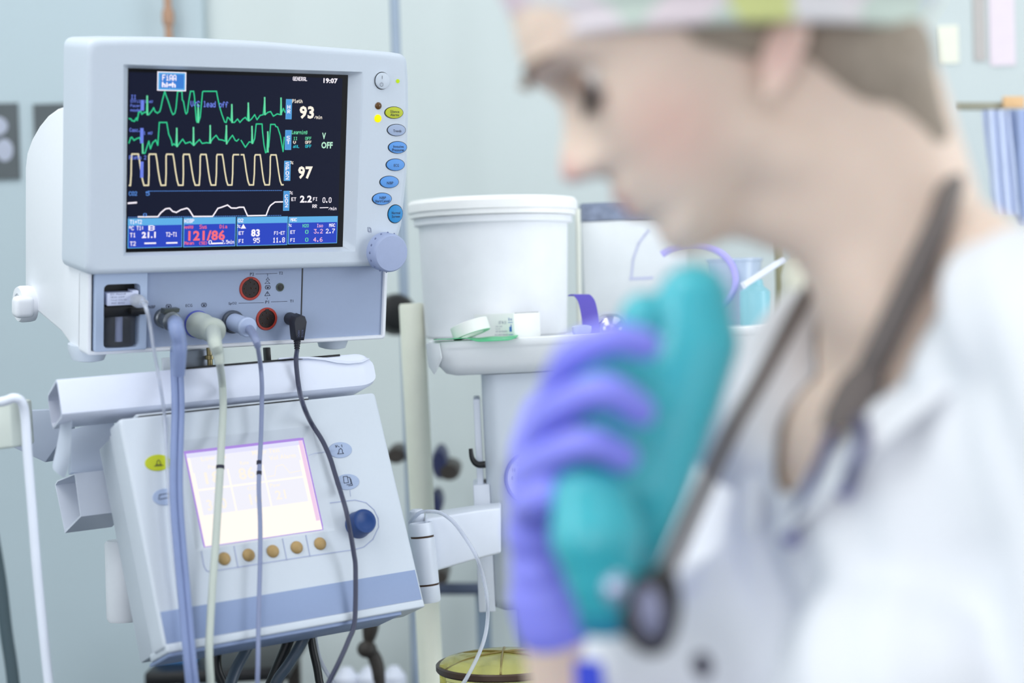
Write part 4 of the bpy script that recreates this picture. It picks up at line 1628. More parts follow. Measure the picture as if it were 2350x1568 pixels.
# medicine box
m_card = mat('white_card', (240, 242, 240), 0.6)
bx = TF.loc(1181, 770, -.045)
Mb = TF.M @ Matrix.Translation((bx.x, .045, zfl)) @ Matrix.Rotation(math.radians(40), 4, 'Z')
dbx = (Mb.translation - CAM).dot(CF)
kk = dbx / FPX
bh = 58 * kk
box = thing('medicine_box', 'small white printed carton with a blue panel, lying in front of the bucket', 'box', M=Mb)
wf, wl = .042, .074
Mb2 = Mb.inverted() @ Matrix()
mb = MB()
mb.box((0, 0, 0), (wf, wl, bh))
car = mb.build('carton', m_card, box, bevel=.0006)
mb = MB()
Mt = Matrix.Rotation(math.radians(-90), 4, 'Z')
for t, a, b, c0, c1 in (('STERILE HYPODERMIC', -.072, -.05, .8, .86), ('Needles', -.072, -.058, .70, .75), ('sterile single use', -.072, -.05, .58, .63), ('07 8 21', -.028, -.014, .58, .70), ('LOT 1204', -.034, -.022, .46, .51), ('0,6 x 30', -.034, -.026, .36, .41),
                        ('REF 300 700 EAN', -.034, -.013, .26, .31), ('DO NOT REUSE', -.036, -.012, .13, .18), ('Made in EU', -.04, -.014, .03, .08)):
    mb.text(t, a, b, bh * c0, bh * c1, -.0002, 0, Mt)
mb.build('print', m_inkl, car, smooth=0, recalc=False)
mb = MB()
for x0, x1, z0, z1 in ((-.0105, -.0025, .62, .64), (-.0105, -.0025, .14, .16)):
    mb.box((x0, -.0003, bh * z0), (x1, 0, bh * z1), Mt)
mb.box((-.0085, -.0004, bh * .26), (-.0045, 0, bh * .46), Mt)
mb.box((-.0060, -.0004, bh * .46), (-.0048, 0, bh * .55), Mt)
mb.text('30 ml', -.010, -.003, bh * .70, bh * .82, -.0003, 0, Mt)
mb.build('blue_panel', mat('print_blue', (50, 110, 190), 0.5), car, smooth=0)
mb = MB()
mb.box((.0015, .0, bh * .985), (wf - .002, .0012, bh * 1.0002))
mb.build('flap_gap', m_dark, car)

# tape roll, tilted against the carton
tr0 = TF.w((TF.loc(1080, 768, -.03).x, .03, zfl + .010))
ux, uy, uz = TF.R @ V((1, 0, 0)), TF.R @ V((0, 1, 0)), V((0, 0, 1))
axd = (uz * .9 - ux * .28 + uy * .12).normalized()
mb = MB()
mb.lathe([(.0222, -.0075), (.0228, -.0070), (.0228, .0070), (.0222, .0075), (.0150, .0072), (.0150, -.0072), (.0222, -.0075)], axisM(tr0 + uz * .004, axd), 48, False, False)
tag(mb.build('tape_roll', mat('tape_paper', (238, 241, 236), 0.6), weld=True), 'roll of white tape tilted against the medicine box', 'tape')

# green sheet
m_green = mat('green_film', (70, 190, 130), 0.4, var=0.05)
mb = MB()
rows = []
for v_ in (0, .5, 1):
    row = []
    for k in range(13):
        a = 994 + (1190 - 994) * k / 12
        p = TF.loc(a, 775, -(.002 + .03 * v_))
        y = .004 + .05 * v_
        z = .0006 + (.0014 * math.sin(k * 1.7) * .5 if v_ else 0)
        if v_ == 0:
            y -= .012 if 1090 < a < 1180 else .0
            z += -.0035 if 1090 < a < 1180 else .001
        row.append(V((p.x, y, z + .0008)))
    rows.append(row)
for r1, r2 in zip(rows, rows[1:]):
    for i in range(12):
        mb.quad([TF.w(q) for q in (r1[i], r1[i + 1], r2[i + 1], r2[i])])
tag(mb.build('green_sheet', m_green, weld=True, sub=1, solid=.0008), 'green plastic sheet lying under the tape roll, over the tray edge', 'sheet')

# purple strap standing as an arc
m_purp = mat('purple_strap', (88, 76, 176), 0.5)
mb = MB()
pa = [(1302, 690), (1318, 676), (1338, 684), (1352, 715), (1358, 752), (1359, 775)]
sp = spline([P(a, b, 2.22) for a, b in [(1303, 678), (1314, 676), (1326, 690), (1333, 718), (1337, 750), (1338, 775)]], 6)
wv = CR * .021 + V((0, .008, 0))
rings = [[p, p + wv, p + wv + V((0, .0015, -.001)), p + V((0, .0015, -.001))] for p in sp]
mb.loft(rings)
tag(mb.build('tourniquet_strap', m_purp, smooth=40), 'purple strap bent in an arc beside the bucket', 'strap')
# steel bowl upside down
c = TF.w((TF.loc(1402, 764, -.10).x, .10, zfl))
mb = MB()
mb.lathe([(.021, 0), (.0225, .002), (.0215, .010), (.017, .018), (.010, .0225), (.0001, .024)], Matrix.Translation(c), 36)
tag(mb.build('steel_bowl', m_chrome), 'small upturned steel bowl behind the gloved hand', 'bowl')
m_clearp = mat('clear_plastic', (222, 230, 244), 0.15, trans=0.6, ior=1.25)
mb = MB()
p = TF.w((TF.loc(1335, 766, -.06).x, .055, zfl))
mb.lathe([(.010, 0), (.012, .004), (.012, .010), (.006, .012)], Matrix.Translation(p), 20)
tag(mb.build('stopper', m_clearp), 'clear plastic cap at the foot of the purple strap', 'cap')

# white carton with a grey printed strip, further back
cb = TF.w((TF.loc(1345, 770, -.285).x, .285, zfl + .0006))
cart = thing('storage_carton', 'big white carton with a grey picture strip, behind the bucket', 'box', M=Matrix.Translation(cb) @ TR.to_4x4())
dC = (cb - CAM).dot(CF)
kc = dC / FPX
mb = MB()
hC = (763 - 512) * kc
mb.box((0, 0, 0), (240 * kc, .09, hC))
cb_ = mb.build('carton', mat('carton_white', (226, 230, 232), 0.6), cart, bevel=.002)
mb = MB()
mb.box((0.002, -.001, hC + .0005), (240 * kc, .06, hC + 42 * kc))
st = mb.build('picture_strip', mat('strip_grey', (128, 138, 160), 0.5, var=0.5, nscale=90), cb_)
mb = MB()
mb.strip([(x * kc, z * kc) for x, z in ((110, 120), (116, 160), (130, 195), (146, 215), (156, 225))], 5 * kc, -.0006)
mb.box((105 * kc, -.0006, 112 * kc), (160 * kc, 0, 118 * kc))
mb.build('faint_mark', mat('faint_lilac', (196, 200, 226), 0.6), cb_, smooth=0)
# slim cream rod
mb = MB()
mb.tube([P(1326, 480, 2.42), P(1330, 772, 2.42)], .0035, 12, 0)
tag(mb.build('slim_rod', mat('rod_cream', (232, 234, 222), 0.4)), 'slim cream rod standing between the bucket and the carton', 'rod')

# clutter on the tray, seen under the chin
mb = MB()
cc = P(1590, 640, 2.36)
pts = [cc + CR * (.055 * math.cos(a)) + CU * (.045 * math.sin(a)) + V((0, .006 * a, 0)) for a in (math.radians(t) for t in range(-60, 150, 15))]
mb.tube(pts, .0045, 12, 3)
tag(mb.build('lilac_tube', mat('lilac_tube', (176, 170, 236), 0.25)), 'lilac tube looping behind the teal bag', 'tube')
dc_ = 2.40
cupb = P(1690, 772, dc_)
mb = MB()
kx = dc_ / FPX
mb.lathe([(46 * kx, 0), (50 * kx, .004), (62 * kx, 170 * kx), (65 * kx, 172 * kx), (65 * kx, 178 * kx), (58 * kx, 176 * kx), (46 * kx, .01)], Matrix.Translation(cupb), 40, True, True)
tag(mb.build('plastic_beaker', mat('beaker_blue', (206, 220, 240), 0.2, trans=0.3)), 'pale blue plastic beaker behind the teal bag', 'beaker')
mb = MB()
mb.lathe([(34 * kx, 0), (36 * kx, .004), (34 * kx, 100 * kx), (20 * kx, 112 * kx), (18 * kx, 126 * kx)], Matrix.Translation(P(1735, 772, 2.33)), 32)
tag(mb.build('teal_bottle', mat('pale_teal', (150, 208, 220), 0.3, trans=0.2)), 'pale teal bottle in front of the beaker', 'bottle')
mb = MB()
mb.tube([P(1706, 655, 2.28), P(1745, 630, 2.29), P(1800, 595, 2.30)], .0042, 14, 0)
mb.tube([P(1702, 648, 2.28), P(1710, 662, 2.28)], .0022, 10, 0)
tag(mb.build('syringe_rod', mat('syringe_white', (224, 228, 240), 0.3)), 'white plastic rod leaning across the bottles under the chin', 'rod')
mb = MB()
mb.lathe([(36 * kx, 0), (38 * kx, .005), (38 * kx, 140 * kx), (30 * kx, 168 * kx), (14 * kx, 180 * kx), (14 * kx, 200 * kx)], Matrix.Translation(P(1835, 772, 2.38)), 32)
tag(mb.build('beige_bottle', mat('beige_plastic', (212, 208, 190), 0.4)), 'beige bottle beside the nurse\'s throat', 'bottle')
mb = MB()
mb.tube([P(1786, 490, 2.5), P(1792, 772, 2.5)], .0062, 14, 0)
tag(mb.build('olive_rod', mat('olive_metal', (150, 146, 116), 0.4)), 'olive grey rod standing behind the bottles', 'rod')

# ---------------------------------------------------------------- cream pole
mb = MB()
a, b = P(944, 697, 2.36), P(991, 1590, 2.36)
dn = (b - a)
b = a + dn * (a.z / -dn.z)
r_ = 28.5 * 2.36 / FPX
mb.lathe([(r_ * .9, 0), (r_, .003), (r_, (b - a).length)], axisM(a, b - a), 40)
tag(mb.build('cream_pole', mat('pole_cream', (250, 251, 234), 0.45)), 'thick cream pole with a flat end behind the white arm', 'pole')

# ---------------------------------------------------------------- yellow canister
cdist = 2.08
cc = P(1155, 1524, cdist)
kq = cdist / FPX
rC = 152 * kq
m_yc = mat('yellow_clear', (244, 240, 168), 0.1, trans=0.75, ior=1.15)
m_rimc = mat('canister_rim', (70, 52, 40), 0.35)
can = thing('suction_canister', 'yellow see-through canister with a ribbed lid, at the bottom below the column', 'canister', loc=cc - V((0, 0, .16)))
I = child_frame(can)
Mc_ = Matrix.Translation(cc)
mb = MB()
mb.lathe([(rC * .78, -.16), (rC * .80, -.155), (rC * .94, -.012), (rC * .97, -.010), (rC * .97, -.004)], Mc_, 56)
mb_to(mb, I).build('jar', m_yc, can)
mb = MB()
mb.lathe([(rC, -.006), (rC * 1.02, -.004), (rC * 1.02, .001), (rC, .0025), (rC * .96, .0022), (rC * .95, -.002)], Mc_, 56, False, False)
mb_to(mb, I).build('rim', m_rimc, can)
mb = MB()
mb.lathe([(rC * .97, .0015), (rC * .9, .006), (rC * .7, .0095), (rC * .4, .012), (.0001, .013)], Mc_, 56, False, False)
lid = mb_to(mb, I).build('lid', m_yc, can)
mb = MB()
mb.lathe([(.10, -cc.z + .002), (.10, -cc.z + .02), (.012, -cc.z + .03), (.012, -.175), (rC * .85, -.172), (rC * .85, -.161)], Mc_, 32)
mb_to(mb, I).build('stand', m_tray, can)
mrib = mat('lid_rib', (128, 112, 52), 0.3)
for k in range(3):
    a = math.radians(28 + 60 * k) if k < 2 else math.radians(150)
    d = V((math.cos(a), math.sin(a), 0))
    mb = MB()
    mb.tube([cc + d * (s * rC * .97) + V((0, 0, .0138 - .0120 * abs(s) ** 2.6)) for s in (-1, -.7, -.35, 0, .35, .7, 1)], .0014, 8, 3)
    mb_to(mb, I).build('rib', mrib, lid)
mb = MB()
p = cc + V((-rC * .9, -rC * .30, 0))
mb.prism([p + V(q) for q in ((-.004, 0, .005), (.006, 0, .005), (.006, 0, -.016), (-.004, 0, -.016))], (0, .008, 0))
mb_to(mb, I).build('clip', m_yc, can, bevel=.001)

# ---------------------------------------------------------------- on and near the wall
WD = 2.90
m_film = mat('film_dark', (78, 86, 90), 0.4, var=0.1, nscale=25)
m_filmp = mat('film_pale', (176, 182, 200), 0.5, var=0.1)
dwl = WALL_Y - .026


def at_wall(px, py, y=None):
    d = ray(px, py)
    t = ((y or dwl) - CAM.y) / d.y
    return CAM + d * t


for (xa_, xb_, lbl, spots) in ((-70, 47, 'dark film sheet on the wall at the edge, with pale spots', ((-6, 290, 26, 22), (12, 345, 20, 26), (8, 300, 10, 10))), (77, 178, 'dark film sheet on the wall, partly behind the monitor', ((130, 300, 16, 20), (150, 350, 18, 22)))):
    a, b = at_wall(xa_, 240), at_wall(xb_, 411)
    mb = MB()
    mb.box((a.x, dwl - .004, b.z), (b.x, dwl, a.z))
    fs = tag(mb.build('wall_picture', m_film), lbl, 'film', 'film sheets on the wall')
    I = child_frame(fs)
    mb = MB()
    for cx, cy, rx, ry in spots[:1] if xa_ > 0 else spots[:2]:
        c = at_wall(cx, cy)
        mb.lathe([(1, 0), (1, .0006), (.001, .0008)], Matrix.Translation(V((c.x, dwl - .004, c.z))) @ Matrix.Rotation(math.pi / 2, 4, 'X') @ Matrix.Diagonal((rx * WD / FPX, ry * WD / FPX, 1, 1)), 24)
    mb_to(mb, I).build('pale_image', m_filmp, fs)
# brown pipe
mb = MB()
a, b = at_wall(376, -260, 2.90), at_wall(377, 86, 2.90)
b = V((a.x, a.y, b.z - .25))
a.z = 2.1
L = (a - b).length
z40 = at_wall(376, 40, 2.90).z
mb.tube([a, b], .0062, 12, 0)
mb.lathe([(.0085, -.012), (.0095, -.006), (.0095, .006), (.0085, .012)], Matrix.Translation(V((a.x, a.y, z40))), 20)
tag(mb.build('wall_mounted_pipe', mat('copper_brown', (176, 138, 112), 0.4)), 'thin brown pipe with a collar, rising behind the monitor', 'pipe')
# grey drip stand pole
m_steel = mat('steel_pole', (158, 172, 190), 0.35, metal=0.3)
a, b = P(903, -60, 2.78), P(951, 1400, 2.78)
dn = b - a
b = a + dn * (a.z / -dn.z)
mb = MB()
mb.tube([a, b], .0076, 16, 0)
tag(mb.build('drip_stand_pole', m_steel), 'tall thin grey steel pole behind the monitor', 'pole')
mb = MB()
c = P(908, 722, 2.74)
mb.lathe([(.022, -.022), (.030, -.014), (.031, .008), (.026, .022), (.016, .026)], axisM(c, (.25, -1, .1)), 28)
mb.lathe([(.012, 0), (.011, .030)], axisM(c, (.0, -.2, -1)), 16)
tag(mb.build('clamp_knob', m_black), 'black clamp knob on the grey pole beside the monitor', 'knob')

# rail with dark fittings behind the column
m_navy = mat('dark_navy_fitting', (42, 48, 84), 0.5)
m_brn = mat('dark_brown_fitting', (58, 52, 48), 0.5)
m_railg = mat('rail_grey', (84, 94, 116), 0.4, metal=0.3)
a, b = P(1000, 1353, 2.82), P(1420, 1352, 2.82)
mb = MB()
h = V((0, 0, .009))
mb.prism([a + h, b + h, b - h, a - h], (0, .012, 0))
tag(mb.build('equipment_rail', m_railg, bevel=.002), 'dark grey horizontal rail low on the wall', 'rail')
for nm, px, w, y0, lb in (('rail_post', 1108, .011, 1378, 'slate post below the rail, beside the column edge'), ('rail_post', 1215, .016, 1405, 'slate post below the column, above the canister')):
    a = P(px, 1362, 2.84)
    mb = MB()
    mb.box((a.x - w, a.y, .0), (a.x + w, a.y + .02, a.z))
    tag(mb.build(nm, mat('slate_post', (128, 146, 164), 0.5)), lb, 'post')
for nm, cx, cy, rx, ry, m, lb in (('wall_fitting', 1012, 1056, .012, .024, m_navy, 'navy fitting on the wall just past the cream pole'), ('wall_fitting', 1034, 1074, .017, .014, m_brn, 'brown fitting beside the navy wall fitting'),
                                  ('wall_fitting', 914, 1038, .015, .013, m_brn, 'dark fitting between the ventilator panel and the cream pole'), ('wall_fitting', 1004, 1148, .010, .018, m_navy, 'small navy fitting just above the white arm'),
                                  ('wall_fitting', 1014, 1310, .013, .012, m_brn, 'dark fitting just under the white arm')):
    c = P(cx, cy, 2.84)
    mb = MB()
    mb.lathe([(.75, -.035), (1, -.025), (1, .06), (.8, .075)], axisM(c, (0, -1, 0)) @ Matrix.Diagonal((rx, ry, 1, 1)) if 0 else Matrix.Translation(c) @ Matrix.Rotation(math.pi / 2, 4, 'X') @ Matrix.Diagonal((rx, ry, 1, 1)), 24)
    tag(mb.build(nm, m), lb, 'fitting', 'dark fittings on the wall')
# hanging dark valve under the panel
mb = MB()
mb.tube([P(848, 1395, 2.55), P(850, 1440, 2.55), P(846, 1470, 2.55)], [.0125, .012, .008], 14, 3)
mb.ellipsoid(P(842, 1490, 2.545), (.014, .014, .0125))
mb.tube([P(846, 1490, 2.55), P(862, 1515, 2.55), P(870, 1560, 2.55), P(872, 1650, 2.55), P(872, 2400, 2.55), V((P(872, 2400, 2.55).x, 2.55, .01))], [.009, .010, .008, .008, .008], 14, 3)
tag(mb.build('valve_stem', m_brn), 'dark blurred valve and stem below the ventilator panel', 'valve')
# dark trolley low behind the leads
tb = P(480, 1560, 2.6)
trl = thing('low_trolley', 'dark low trolley with white bottles, behind the hanging leads at the bottom', 'trolley', loc=V((tb.x, tb.y, 0)))
I = child_frame(trl)
a, b = P(330, 1545, 2.6), P(660, 1530, 2.6)
mb = MB()
mb.loft([[V((a.x, a.y, a.z - .02)), V((b.x, b.y, b.z - .02)), V((b.x, b.y + .25, b.z - .02)), V((a.x, a.y + .25, a.z - .02))], [V((a.x, a.y, a.z)), V((b.x, b.y, b.z)), V((b.x, b.y + .25, b.z)), V((a.x, a.y + .25, a.z))]])
mb_to(mb, I).build('top_shelf', m_black, trl, bevel=.004)
for x in (a.x + .02, b.x - .02):
    for y in (a.y + .02, a.y + .23):
        mb = MB()
        mb.box((x - .01, y - .01, 0), (x + .01, y + .01, a.z - .02))
        mb_to(mb, I).build('leg', m_brn, trl)
c1, c0 = P(915, 1562, 2.66), P(330, 1562, 2.66)
mb = MB()
mb.box((c0.x, c1.y - .0, c1.z - .135), (c1.x, c1.y + .2, c1.z - .121))
mb_to(mb, I).build('lower_shelf', m_brn, trl)
mb = MB()
mb.box((c1.x - .03, c1.y + .02, 0), (c1.x - .01, c1.y + .04, c1.z - .13))
mb_to(mb, I).build('leg', m_brn, trl)
mb = MB()
c = P(408, 1550, 2.68)
mb.box((c.x - .03, c.y - .02, a.z), (c.x + .03, c.y + .02, a.z + .055))
tag(mb.build('blue_box', mat('clear_blue', (72, 130, 190), 0.4), bevel=.003), 'blue box standing on the low dark trolley', 'box')
for k, (px, r) in enumerate(((795, .020), (850, .022), (905, .018))):
    c = P(px, 1562, 2.72)
    c.z = c1.z - .0005
    mb = MB()
    mb.lathe([(r, -.12), (r, -.005), (r * .6, .004), (r * .4, .010)], Matrix.Translation(c), 20)
    tag(mb.build('white_bottle', mat('bottle_white', (222, 226, 240), 0.4)), ['white bottle low behind the black hose, first in the row', 'middle white bottle low beneath the dark valve', 'white bottle low beside the cream pole, last in the row'][k], 'bottle', 'white bottles low by the wall')
# dark cable post at the lower edge
mb = MB()
mb.tube([P(-40, 1050, 2.45), P(-25, 1180, 2.45), P(0, 1330, 2.45), P(14, 1450, 2.45), P(32, 1580, 2.45), P(60, 1900, 2.45), V((-.6, 2.45, .3)), V((-.6, 2.45, .01))], .0085, 14, 5)
tag(mb.build('dark_cable', mat('slate_cable', (74, 92, 100), 0.5)), 'thick slate cable hanging at the picture edge, behind the white tube', 'cable')

# ---------------------------------------------------------------- far side, behind the nurse
m_gown = mat('gown_blue_white', (206, 216, 240), 0.8, var=0.06, nscale=20)
m_gown2 = mat('gown_blue', (170, 186, 224), 0.8, var=0.06, nscale=20)
hang_rail = thing('hanging_rail', 'short olive grey wall rail with an orange end, behind the nurse\'s neck', 'rail', loc=P(2240, 244, 2.72))
I = child_frame(hang_rail)
mb = MB()
a, b = P(2196, 243, 2.72), P(2300, 243, 2.72)
h = V((0, 0, .0055))
mb.prism([a + h, b + h, b - h, a - h], (0, .012, 0))
mb_to(mb, I).build('bar', mat('olive_bar', (156, 154, 136), 0.5), hang_rail, bevel=.001)
a, b = P(2304, 234, 2.71), P(2352, 234, 2.71)
h = V((0, 0, .0085))
mb = MB()
mb.prism([a + h, b + h, b - h, a - h], (0, .012, 0))
mb_to(mb, I).build('end_piece', mat('orange_tip', (232, 190, 140), 0.5), hang_rail, bevel=.001)
for px0, px1, m, lb, d in ((2262, 2322, m_gown, 'pale blue-white cloth hanging from the rail', 2.72), (2316, 2410, m_gown2, 'bluer cloth hanging from the rail, at the edge', 2.75)):
    mb = MB()
    rows = []
    for r in range(9):
        t = r / 8
        row = []
        for k in range(17):
            u = k / 16
            x = px0 + (px1 - px0) * u + (t - .3) * 26
            row.append(P(x, 252 + t * (470 if px0 < 2300 else 520) * .52, d + .006 * math.sin(u * 16 + t * 2)))
        rows.append(row)
    for r1, r2 in zip(rows, rows[1:]):
        for i in range(16):
            mb.quad([r1[i], r1[i + 1], r2[i + 1], r2[i]])
    tag(mb.build('hanging_cloth', m, weld=True, solid=.003, sub=1), lb, 'cloth', 'cloths on the rail')
# notes pinned on the wall above
for px0, py0, px1, py1, c, lb in ((2150, 60, 2200, 145, (244, 243, 226), 'cream note on the wall by the back of the head'), (2232, -30, 2262, 140, (196, 190, 186), 'narrow brownish note on the wall, beside the pink one'), (2268, -20, 2330, 150, (240, 226, 234), 'pink note on the wall near the corner')):
    a, b = at_wall(px0, py0, WALL_Y), at_wall(px1, py1, WALL_Y)
    mb = MB()
    mb.box((a.x, WALL_Y - .003, b.z), (b.x, WALL_Y, a.z))
    tag(mb.build('wall_note', mat('note_%d_%d' % (px0, c[0]), c, 0.7)), lb, 'note', 'notes on the wall')
# ---------------------------------------------------------------- the nurse
def cos(d):
    return math.cos(math.radians(d))


def sin(d):
    return math.sin(math.radians(d))


m_skin = mat('skin', C_SKIN, 0.5, var=0.03, nscale=60, sss=0.25)
m_hair = mat('hair_brown', C_HAIR, 0.65, var=0.25, nscale=120)
m_tun = mat('tunic_cloth', C_TUNIC, 0.85, var=0.012, nscale=60, bump=0.05)
m_glove = mat('violet_glove', C_GLOVE, 0.45, var=0.04, nscale=90, sss=0.1)
m_bag = mat('teal_silicone', C_BAG, 0.3, var=0.03, sss=0.1, coat=0.3)
m_steth = mat('stethoscope_tube', (110, 101, 97), 0.55)
m_stethm = mat('stethoscope_metal', (104, 106, 140), 0.3, metal=0.5)

# head axes
PITCH, YAW = 37, 3
fh0 = V((-cos(PITCH), 0, -sin(PITCH)))
fh = fh0 * cos(YAW) + V((0, -1, 0)) * sin(YAW)
uh = V((-sin(PITCH), 0, cos(PITCH)))
rh = fh.cross(uh)
HS = 0.0104
HR = Matrix((rh, fh, uh)).transposed()
E0 = P(1345, 190, 1.12) - HR @ V((-.031, -.003, 0))


def hp(x, y, z):
    return E0 + HR @ V((x * HS, y * HS, z * HS))


def curve(tab, z):
    if z >= tab[0][0]:
        return tab[0][1]
    for (z1, v1), (z0, v0) in zip(tab, tab[1:]):
        if z0 <= z <= z1:
            t = (z - z0) / (z1 - z0)
            t = t * t * (3 - 2 * t) * .5 + t * .5
            return v0 + (v1 - v0) * t
    return tab[-1][1]


F0 = [(12.0, -7.5), (11.5, -5), (10, -3.2), (8, -.9), (6, .4), (4, 1.3), (2.5, 1.75), (1, 1.35), (0, .9), (-1, .9), (-3, 1.2), (-5, 1.5), (-7, 1.6), (-9, 1.4), (-10.5, 1.7), (-11.5, 1.3), (-12.3, -.2), (-12.6, -1.2)]
BK = [(12.0, -7.6), (11.5, -9.5), (10, -13), (8, -15.4), (6, -16.6), (4, -17.2), (2, -17.2), (0, -16.8), (-2, -15.8), (-4, -14.3), (-6, -12.5), (-8, -10.2), (-10, -6.6), (-11.5, -3.2), (-12.3, -1.8), (-12.6, -1.3)]
WD_ = [(12.0, .1), (11.5, 3), (10, 5.4), (8, 6.9), (6, 7.4), (4, 7.6), (2, 7.5), (0, 7.2), (-2, 6.9), (-4, 6.5), (-6, 6.0), (-8, 5.3), (-10, 4.1), (-11.5, 2.7), (-12.3, 1.4), (-12.6, .2)]
NOSE = [(1.2, 0), (.8, .15), (0, .5), (-1, 1.2), (-2, 2.0), (-3, 2.7), (-3.6, 2.85), (-4.1, 2.3), (-4.6, 1.0), (-5.1, .25), (-5.5, 0)]
NW = [(1, .75), (-1, .8), (-2.5, 1.05), (-3.6, 1.6), (-5, 1.7)]
LIP = [(-5.2, 0), (-5.7, .35), (-6.3, 1.0), (-6.7, .85), (-7.0, .15), (-7.35, .8), (-7.9, .75), (-8.5, .1), (-9, 0)]


def head_ring(z, na, grow=0.0, feat=True):
    f, b, w = curve(F0, z) + grow, curve(BK, z) - grow, curve(WD_, z) + grow
    c = b + .47 * (f - b)
    out = []
    for k in range(na):
        a = 2 * math.pi * k / na
        e = 2 / 2.25
        x = w * math.copysign(abs(math.sin(a)) ** e, math.sin(a))
        ca = math.copysign(abs(math.cos(a)) ** e, math.cos(a))
        y = c + (f - c if ca > 0 else c - b) * ca
        if feat and ca > 0:
            nw = curve(NW, z)
            y += curve(NOSE, z) * math.exp(-(x / nw) ** 2)
            y += curve(LIP, z) * math.exp(-(x / 2.1) ** 2) if -9 < z < -5.2 else 0
            for sgn in (-1, 1):
                y -= 1.05 * math.exp(-((x - sgn * 3.1) / 1.5) ** 2 - ((z - .3) / 1.3) ** 2)
                y += .35 * math.exp(-((x - sgn * 4.4) / 1.6) ** 2 - ((z + 3.2) / 2.0) ** 2)
                y += .30 * math.exp(-((x - sgn * 3.2) / 1.8) ** 2 - ((z - 2.2) / .7) ** 2)
                y += .45 * math.exp(-((x - sgn * 1.35) / .55) ** 2 - ((z + 3.9) / .6) ** 2)
        out.append(hp(x, y, z))
    return out


zs = [12.0 - .14 * i for i in range(int(24.6 / .14) + 1)]
body = MB()
body.loft([head_ring(z, 144) for z in zs])

# torso axes
N0 = P(2090, 800, 1.165)
TL_ = V((.45, -.89, 0)).normalized()
TT = V((-.89, -.45, 0)).normalized()
UP = V((0, 0, 1))


def tp(l, f, h):
    """torso point: l towards her left, f forward, h up from the base of the neck"""
    return N0 + TL_ * l + TT * f + UP * h


TRm = Matrix((TL_, TT, UP)).transposed()


def torso(mb, g):
    mb.ellipsoid(tp(0, -.01, -.16), (.155 + g, .092 + g, .17 + g), TRm)
    mb.ellipsoid(tp(0, .02, -.13), (.12 + g, .085 + g, .12 + g), TRm)
    for s in (-1, 1):
        if g < 0:
            mb.ellipsoid(tp(s * .078, .060, -.215), (.060, .050, .062), TRm)
            mb.capsule(tp(s * .045, -.015, -.015), tp(s * .150, -.01, -.010 if s > 0 else -.060), .036, .040)
            continue
        mb.ellipsoid(tp(s * .078, .082, -.205), (.070 + g, .066 + g, .072 + g), TRm)
        mb.capsule(tp(s * .045, -.015, -.005), tp(s * .155, -.01, -.055), .046 + g, .052 + g)
    mb.capsule(tp(0, .005, -.22), tp(0, 0, -.42), .105 + g, .112 + g)
    mb.ellipsoid(tp(0, .03, -.36), (.125 + g, .10 + g, .12 + g), TRm)
    mb.ellipsoid(tp(0, -.015, -.52), (.172 + g, .125 + g, .13 + g), TRm)


SHn, SHf = tp(.160, -.01, -.002), tp(-.165, -.01, -.080)
ELn, WRn = tp(.20, .02, -.36), tp(.10, .22, -.40)
ELf = P(1450, 2190, 1.24)
WRf = P(1283, 1420, 1.135)
WRf_low = P(1330, 1640, 1.155)
torso(body, -.010)
NKa, NKb = P(1965, 250, 1.155), P(2085, 640, 1.165)
body.capsule(NKa, NKb, .057, .058)
body.capsule(NKb, N0 + V((.004, 0, -.03)), .058, .064)
body.capsule(hp(0, -9.2, -4), NKa, .060, .054)
body.capsule(P(1930, 470, 1.15), P(2040, 720, 1.15), .036, .044)
body.capsule(P(2115, 520, 1.145), P(2340, 670, 1.09), .034, .034)
body.capsule(P(2115, 540, 1.20), tp(-.14, -.02, -.06), .034, .046)
# soft tissue between jaw and throat
body.capsule(hp(0, -3.2, -10.6), P(1905, 470, 1.15), .024, .044)
for s_ in (-1, 1):
    body.capsule(hp(3.6 * s_, -5.5, -7.6), P(1920, 400, 1.15 + .008 * s_), .022, .040)
body.ellipsoid(tp(0, .032, -.080), (.066, .062, .075), TRm)
for a, b, ra, rb in ((SHn, ELn, .044, .036), (ELn, WRn, .036, .024), (SHf, ELf, .044, .036), (ELf, WRf_low, .036, .030), (WRf_low, WRf, .030, .0255)):
    body.capsule(a, b, ra, rb)
# legs
HIPn, HIPf = tp(.085, -.01, -.56), tp(-.085, -.01, -.56)
feet = []
for hip, s in ((HIPn, 1), (HIPf, -1)):
    kn = V((hip.x, hip.y, .46)) + TT * .02 + TL_ * (.01 * s)
    an = V((hip.x, hip.y, .075)) - TT * .02 + TL_ * (.02 * s)
    body.capsule(hip, kn, .078, .052)
    body.capsule(kn, an, .052, .034)
    body.capsule(an - UP * .035 - TT * .02, an - UP * .045 + TT * .14, .030, .024)
    feet.append(an)
# ear, joined to the head


def ear(mb, sgn):
    if sgn < 0:
        c = P(1792, 118, 1.082)
    else:
        c = hp(7.3, -9.2, -2.6)
    ax = (CR * 40 + CU * 128).normalized()
    sd = ax.cross(fh.cross(ax)).normalized()
    out = rh * sgn
    fw = out.cross(ax).normalized()
    M3 = Matrix((fw, out, ax)).transposed()
    mb.ellipsoid(c, (.0115, .006, .030), M3, 24, 14)
    pts = []
    for t in range(-120, 150, 18):
        a = math.radians(t)
        pts.append(c + out * .006 + fw * (.0105 * math.cos(a)) * (1 if fw.dot(fh) < 0 else -1) + ax * (.030 * math.sin(a)))
    mb.tube(pts, .0036, 10, 3)
    mb.ellipsoid(c - ax * .026 + out * .003, (.0085, .005, .009), M3, 16, 10)


